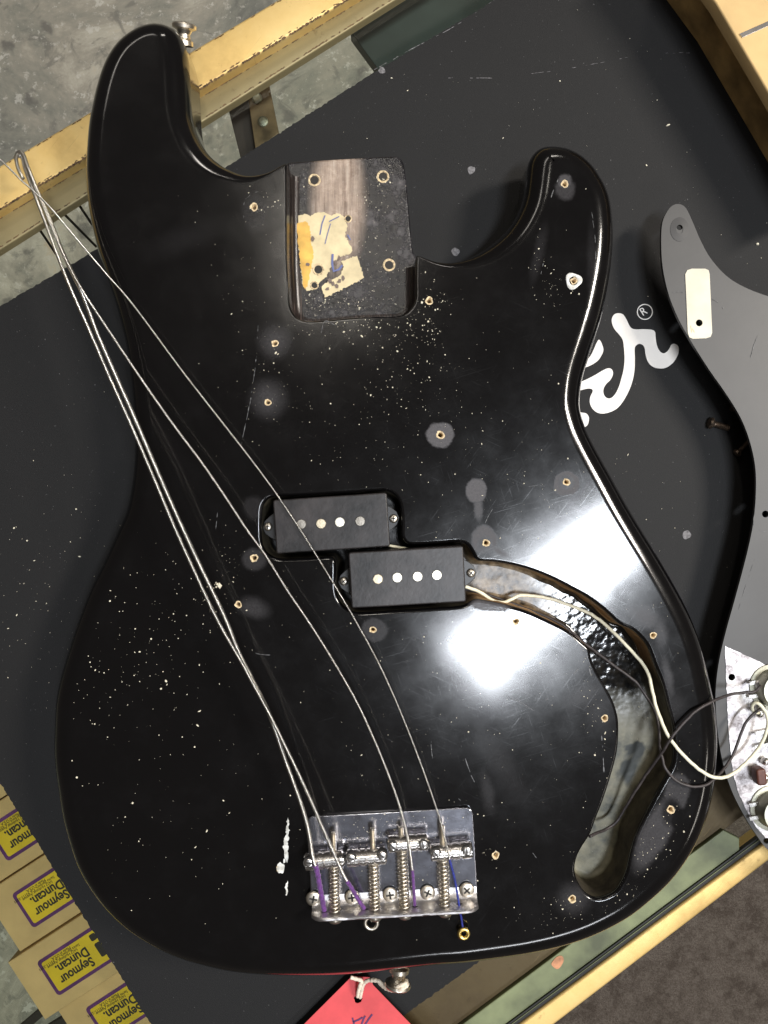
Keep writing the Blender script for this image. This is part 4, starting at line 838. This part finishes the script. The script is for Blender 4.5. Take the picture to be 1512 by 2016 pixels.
wire([(915, 1160, -.010), (940, 1166, -.014), (985, 1179, -.018), (1040, 1200, -.019), (1100, 1226, -.018), (1150, 1265, -.015), (1200, 1304, -.012), (1250, 1341, -.010), (1267, 1363, -.009), (1283, 1388, -.008), (1294, 1416, -.006), (1298, 1448, -.004), (1301, 1480, -.001), (1310, 1513, .0016), (1329, 1535, .0018), (1354, 1547, .002), (1384, 1547, .001), (1404, 1536, -.001), (1424, 1515, -.006), (1444, 1485, -.010), (1456, 1451, -.011), (1468, 1423, -.011), (1482, 1407, -.011), (1500, 1394, -.012)],
     .00072, M['blackwire'], 'dark wire following the cavity then looping low across the body edge')
wire([(1161, 1647, -.004), (1175, 1640, -.008), (1196, 1631, -.013), (1214, 1617, -.014), (1230, 1592, -.013), (1250, 1558, -.010), (1275, 1520, -.006), (1298, 1490, -.001), (1320, 1455, .0035), (1345, 1424, .0035), (1372, 1398, .003), (1405, 1380, .000), (1435, 1368, -.006), (1465, 1363, -.008), (1484, 1362, -.008), (1497, 1350, -.010)],
     .00075, M['blackwire'], 'dark ground wire rising from the lower cavity edge to the upper control')
wire([(765, 1074, -.008), (778, 1076, -.008), (795, 1079, -.009), (812, 1083, -.012)], .0007, M['whitewire'], 'short pale wire bridging the two pickup halves')

# ------------------------------------------------------------------ loose screws beside the pickguard
def loose(x, y, x2, y2, z, label, sc=1.0):
    a = P(x, y, z); b = P(x2, y2, z - .0012); dr = (b - a).normalized(); Lh = (b - a).length; pr = [(0, -.0016), (.0022 * sc, -.0012), (.0027 * sc, -.0002), (.0026 * sc, .0004), (.0014 * sc, .0016)]; h = .002
    while h < Lh - .001: pr += [(.0015 * sc, h), (.0011 * sc, h + .0004)]; h += .0009
    pr += [(0, Lh)]; v, f = lathe(pr, 14, a, dr); return tag(mk('loose_screw', v, f, M['blackscrew'], None, True, None, None, 40), label, 'screw', 'loose screws by the pickguard')
M['blackscrew'] = simple('oxidised_screw_steel', (.16, .12, .09), .38, .8, 600, .3)
loose(1400, 833, 1438, 844, ZM + .0028, 'small dark screw lying on the mat left of the pickguard', 1.2)
loose(1452, 891, 1480, 862, ZM + .0022, 'dark screw half hidden under the pickguard edge', .85)
loose(1443, 803, 1475, 800, ZM + .0022, 'screw tip poking from beneath the pickguard, uppermost of the loose screws', .8)

# ------------------------------------------------------------------ red tag on its cord
ZT = -.038
tg = empty('repair_tag', P(700, 2000, ZT - .002)); tag(tg, 'red card repair tag with dark handwriting, tied to the lower strap button', 'tag')
tp = [(672, 1945 - 18), (690, 1920), (735, 1922), (752, 1940), (815, 2020), (905, 2150), (720, 2270), (520, 2100), (598, 2017)]
tp = [(686, 1929), (692, 1922), (728, 1924), (735, 1940), (760, 1966), (812, 2020), (900, 2110), (740, 2290), (500, 2110), (598, 2017), (650, 1965)]
hc = P(705, 1967, ZT); hh = np.array([(hc.x + .0022 * (1 + .12 * math.sin(5 * t)) * math.cos(t), hc.y + .0022 * (1 + .1 * math.cos(3 * t)) * math.sin(t)) for t in np.linspace(0, 2 * math.pi, 25)[:-1]])
sheet('card', [ccw(np.array(out_in(tp, ZT))), hh], ZT, .0004, M['tag'], tg)
hw = MB()
for pts in ([(694, 2004), (698, 2020), (702, 2040)], [(696, 2012), (706, 2008), (714, 2003)], [(711, 2020), (716, 2006), (719, 2000)], [(716, 2022), (725, 2008), (733, 1997)], [(722, 2028), (735, 2030), (748, 2026)]):
    v, f = ribbon([P(x, y, ZT + .0003) for x, y in pts], .0009); hw.add(v, f)
hw.obj('handwriting', M['violet'], tg)
def cord(pts, r=.0010):
    q = resample(cr([tuple(P(x, y, z)) for x, y, z in pts], 10), .0008); v, f = tube([Vector(p) for p in q], [r * (1 + .14 * math.sin(i * 2.2)) for i in range(len(q))], 8); mk('tie_cord', v, f, M['cord'], tg, True)
cord([(704, 1962, -.037), (706, 1950, -.034), (709, 1938, -.032), (712, 1931, -.031), (700, 1927, -.031), (690, 1924, -.031)])
cord([(709, 1964, -.037), (712, 1950, -.034), (716, 1937, -.032), (726, 1930, -.030), (742, 1930, -.028), (752, 1940, -.026), (765, 1948, -.022), (782, 1950, -.016), (796, 1944, -.015), (802, 1938, -.018), (796, 1934, -.022)])
cord([(730, 1930, -.029), (745, 1931, -.027), (756, 1940, -.025), (770, 1944, -.020), (786, 1941, -.015), (798, 1936, -.016), (800, 1930, -.022)])

# ------------------------------------------------------------------ tan box at the upper right corner
zc = -.004
bx = empty('cardboard_box', P(1560, 0, ZM)); tag(bx, 'tan board box with overhanging lid at the upper right corner of the mat', 'box')
def offp(pts, o): a = Vector((.857, -.515)); return [(x + a.x * o, y + a.y * o) for x, y in pts]
lid = [(1310, -130), (1410, 6), (1512, 180), (1640, 400), (1900, 250), (1560, -280)]
v, f = slab(wpoly(lid, zc), zc, .008, .0010, 3); mk('lid', v, f, M['board'], bx, True, None, None, 40)
v, f = slab(wpoly(offp(lid, 28), zc), zc - .0082, .0315, .0005, 2); mk('box_base', v, f, M['boxbrown'], bx)
v, f = slab(wpoly([(1456, 66), (1462, 74), (1560, 30), (1560, 20)], zc + .0006), zc + .0006, .0012, .0002, 2); mk('metal_seam', v, f, M['chrome'], bx)

# ------------------------------------------------------------------ dust and wood crumbs
def dust(name, items, z, keep, label, cat, seed, mat):
    random.seed(seed); mb = MB(); pts = []
    for (cx, cy, sx, sy, ang, cnt, size) in items:
        ca, sa = math.cos(R(ang)), math.sin(R(ang))
        for _ in range(cnt):
            a, b = random.gauss(0, sx), random.gauss(0, sy); pts.append((cx + a * ca - b * sa, cy + a * sa + b * ca, .72 * size * min(2.6, random.lognormvariate(-.62, .75))))
    w = np.array([tuple(P(x, y, z))[:2] for x, y, _ in pts]); ok = keep(w)
    for (x, y), (_, _, s), k in zip(w, pts, ok):
        if not k: continue
        m = random.choice((4, 5, 5, 6)); a0 = random.uniform(0, 6.28); el = random.choice((1, 1, 1.3, 1.8, 2.6)); t0 = random.uniform(0, 3.14)
        top = []; 
        for i in range(m):
            t = a0 + 6.283 * i / m; r = s * random.uniform(.7, 1.15); u, q = r * math.cos(t) * math.sqrt(el), r * math.sin(t) / math.sqrt(el)
            top.append((x + u * math.cos(t0) - q * math.sin(t0), y + u * math.sin(t0) + q * math.cos(t0)))
        v = [(a, b, z + .00002) for a, b in top] + [(x + (a - x) * .6, y + (b - y) * .6, z + s * .7) for a, b in top]
        f = [[m + i for i in range(m)]] + [[i, (i + 1) % m, m + (i + 1) % m, m + i] for i in range(m)]; mb.add(v, f)
    return tag(mb.obj(name, mat), label, cat, kind='stuff')
keep_top = lambda w: inside(inner, w) & ~inside(cav_out, w)
dust('wood_dust', [(800, 700, 60, 90, 0, 230, .00030), (830, 640, 25, 25, 0, 60, .00042), (690, 640, 50, 12, -3, 60, .00033), (860, 590, 20, 12, 0, 20, .0005), (1075, 545, 18, 60, -15, 60, .00028), (760, 800, 120, 120, 0, 150, .00024),
      (290, 1290, 80, 90, 20, 110, .00034), (230, 1370, 75, 120, 0, 70, .00034), (350, 1180, 70, 70, 0, 60, .00032), (300, 1600, 150, 130, 0, 110, .00034), (1000, 900, 130, 110, 0, 130, .00026), (520, 400, 25, 25, 0, 30, .00022),
      (490, 600, 40, 120, 0, 60, .00022), (700, 1350, 300, 250, 0, 160, .00024), (450, 1130, 30, 60, 0, 60, .00026), (540, 790, 35, 40, 0, 60, .00022), (555, 670, 25, 25, 0, 25, .00024), (1000, 1560, 160, 150, 0, 140, .00026), (1280, 1660, 30, 75, 25, 150, .00030),
      (1330, 1500, 50, 120, 0, 70, .00025), (1250, 1190, 60, 60, 0, 40, .00025), (760, 1130, 250, 60, 0, 60, .00024), (1120, 1790, 60, 30, -20, 90, .00028), (1165, 1400, 10, 90, -5, 60, .00030), (975, 1684, 12, 12, 0, 14, .0004), (700, 1000, 380, 480, 0, 350, .00018),
      (1127, 575, 4, 4, 0, 3, .0008), (543, 699, 3, 3, 0, 2, .0010), (1122, 1682, 3, 3, 0, 2, .0010), (432, 1153, 7, 2, 0, 5, .0008)], 0, keep_top, 'pale wood crumbs and dust scattered over the glossy black body', 'dust', 21, M['dust'])
matpoly = np.array(out_in(mp, ZM))
bodyp = lp
dust('mat_dust', [(80, 1120, 90, 110, 0, 90, .00034), (120, 1250, 70, 100, 0, 60, .00028), (1000, 250, 280, 200, 0, 80, .00024), (1330, 330, 150, 150, 0, 40, .00026), (802, 178, 2, 2, 0, 2, .0009), (1490, 478, 2, 2, 0, 2, .0007), (1300, 1100, 90, 150, 0, 30, .00025), (100, 900, 100, 200, 0, 50, .00022), (1192, 137, 1, 1, 0, 1, .0007), (1315, 245, 2, 2, 0, 2, .0006), (1273, 325, 2, 2, 0, 2, .0007)],
     ZM + .0003, lambda w: inside(matpoly, w) & ~inside(bodyp, w), 'tiny pale specks scattered over the black mat', 'dust', 22, M['dust'])
keep_pk = lambda w: inside(np.array(out_in([(585, 330), (780, 322), (800, 500), (805, 605), (600, 615)], ZP)), w)
o = dust('pocket_dust', [(640, 590, 40, 14, 0, 130, .00026), (750, 560, 40, 40, 0, 120, .00024), (750, 380, 26, 30, 0, 80, .00024), (740, 470, 20, 60, 0, 60, .00028), (754, 350, 12, 12, 0, 40, .0003), (700, 605, 60, 8, 0, 60, .00028), (610, 360, 12, 25, 0, 30, .00024)], ZP + .0002, keep_pk, 'pale sawdust lying in the bare neck pocket', 'dust', 23, M['dust'])
keep_pl = lambda w: inside(np.array([tuple(B(a, b))[:2] for a, b in ((-wB / 2, -hB / 2 + .006), (wB / 2, -hB / 2 + .006), (wB / 2, hB / 2), (-wB / 2, hB / 2))]), w)
dust('plate_dust', [(770, 1640, 90, 40, 0, 420, .00018), (770, 1720, 90, 40, 0, 120, .00016)], zp + .0001, keep_pl, 'fine dust speckles on the chrome bridge plate', 'dust', 25, M['dust'])
keep_cv = lambda w: inside(fl, w)
dust('cavity_dust', [(1190, 1740, 25, 14, -10, 70, .00026), (1200, 1650, 40, 60, 0, 50, .00022), (1260, 1380, 20, 80, 0, 60, .00024), (1000, 1160, 60, 14, 20, 30, .00024)], DP + .0002, keep_cv, 'fine grit lying on the floor of the routed control cavity', 'dust', 24, M['dust'])
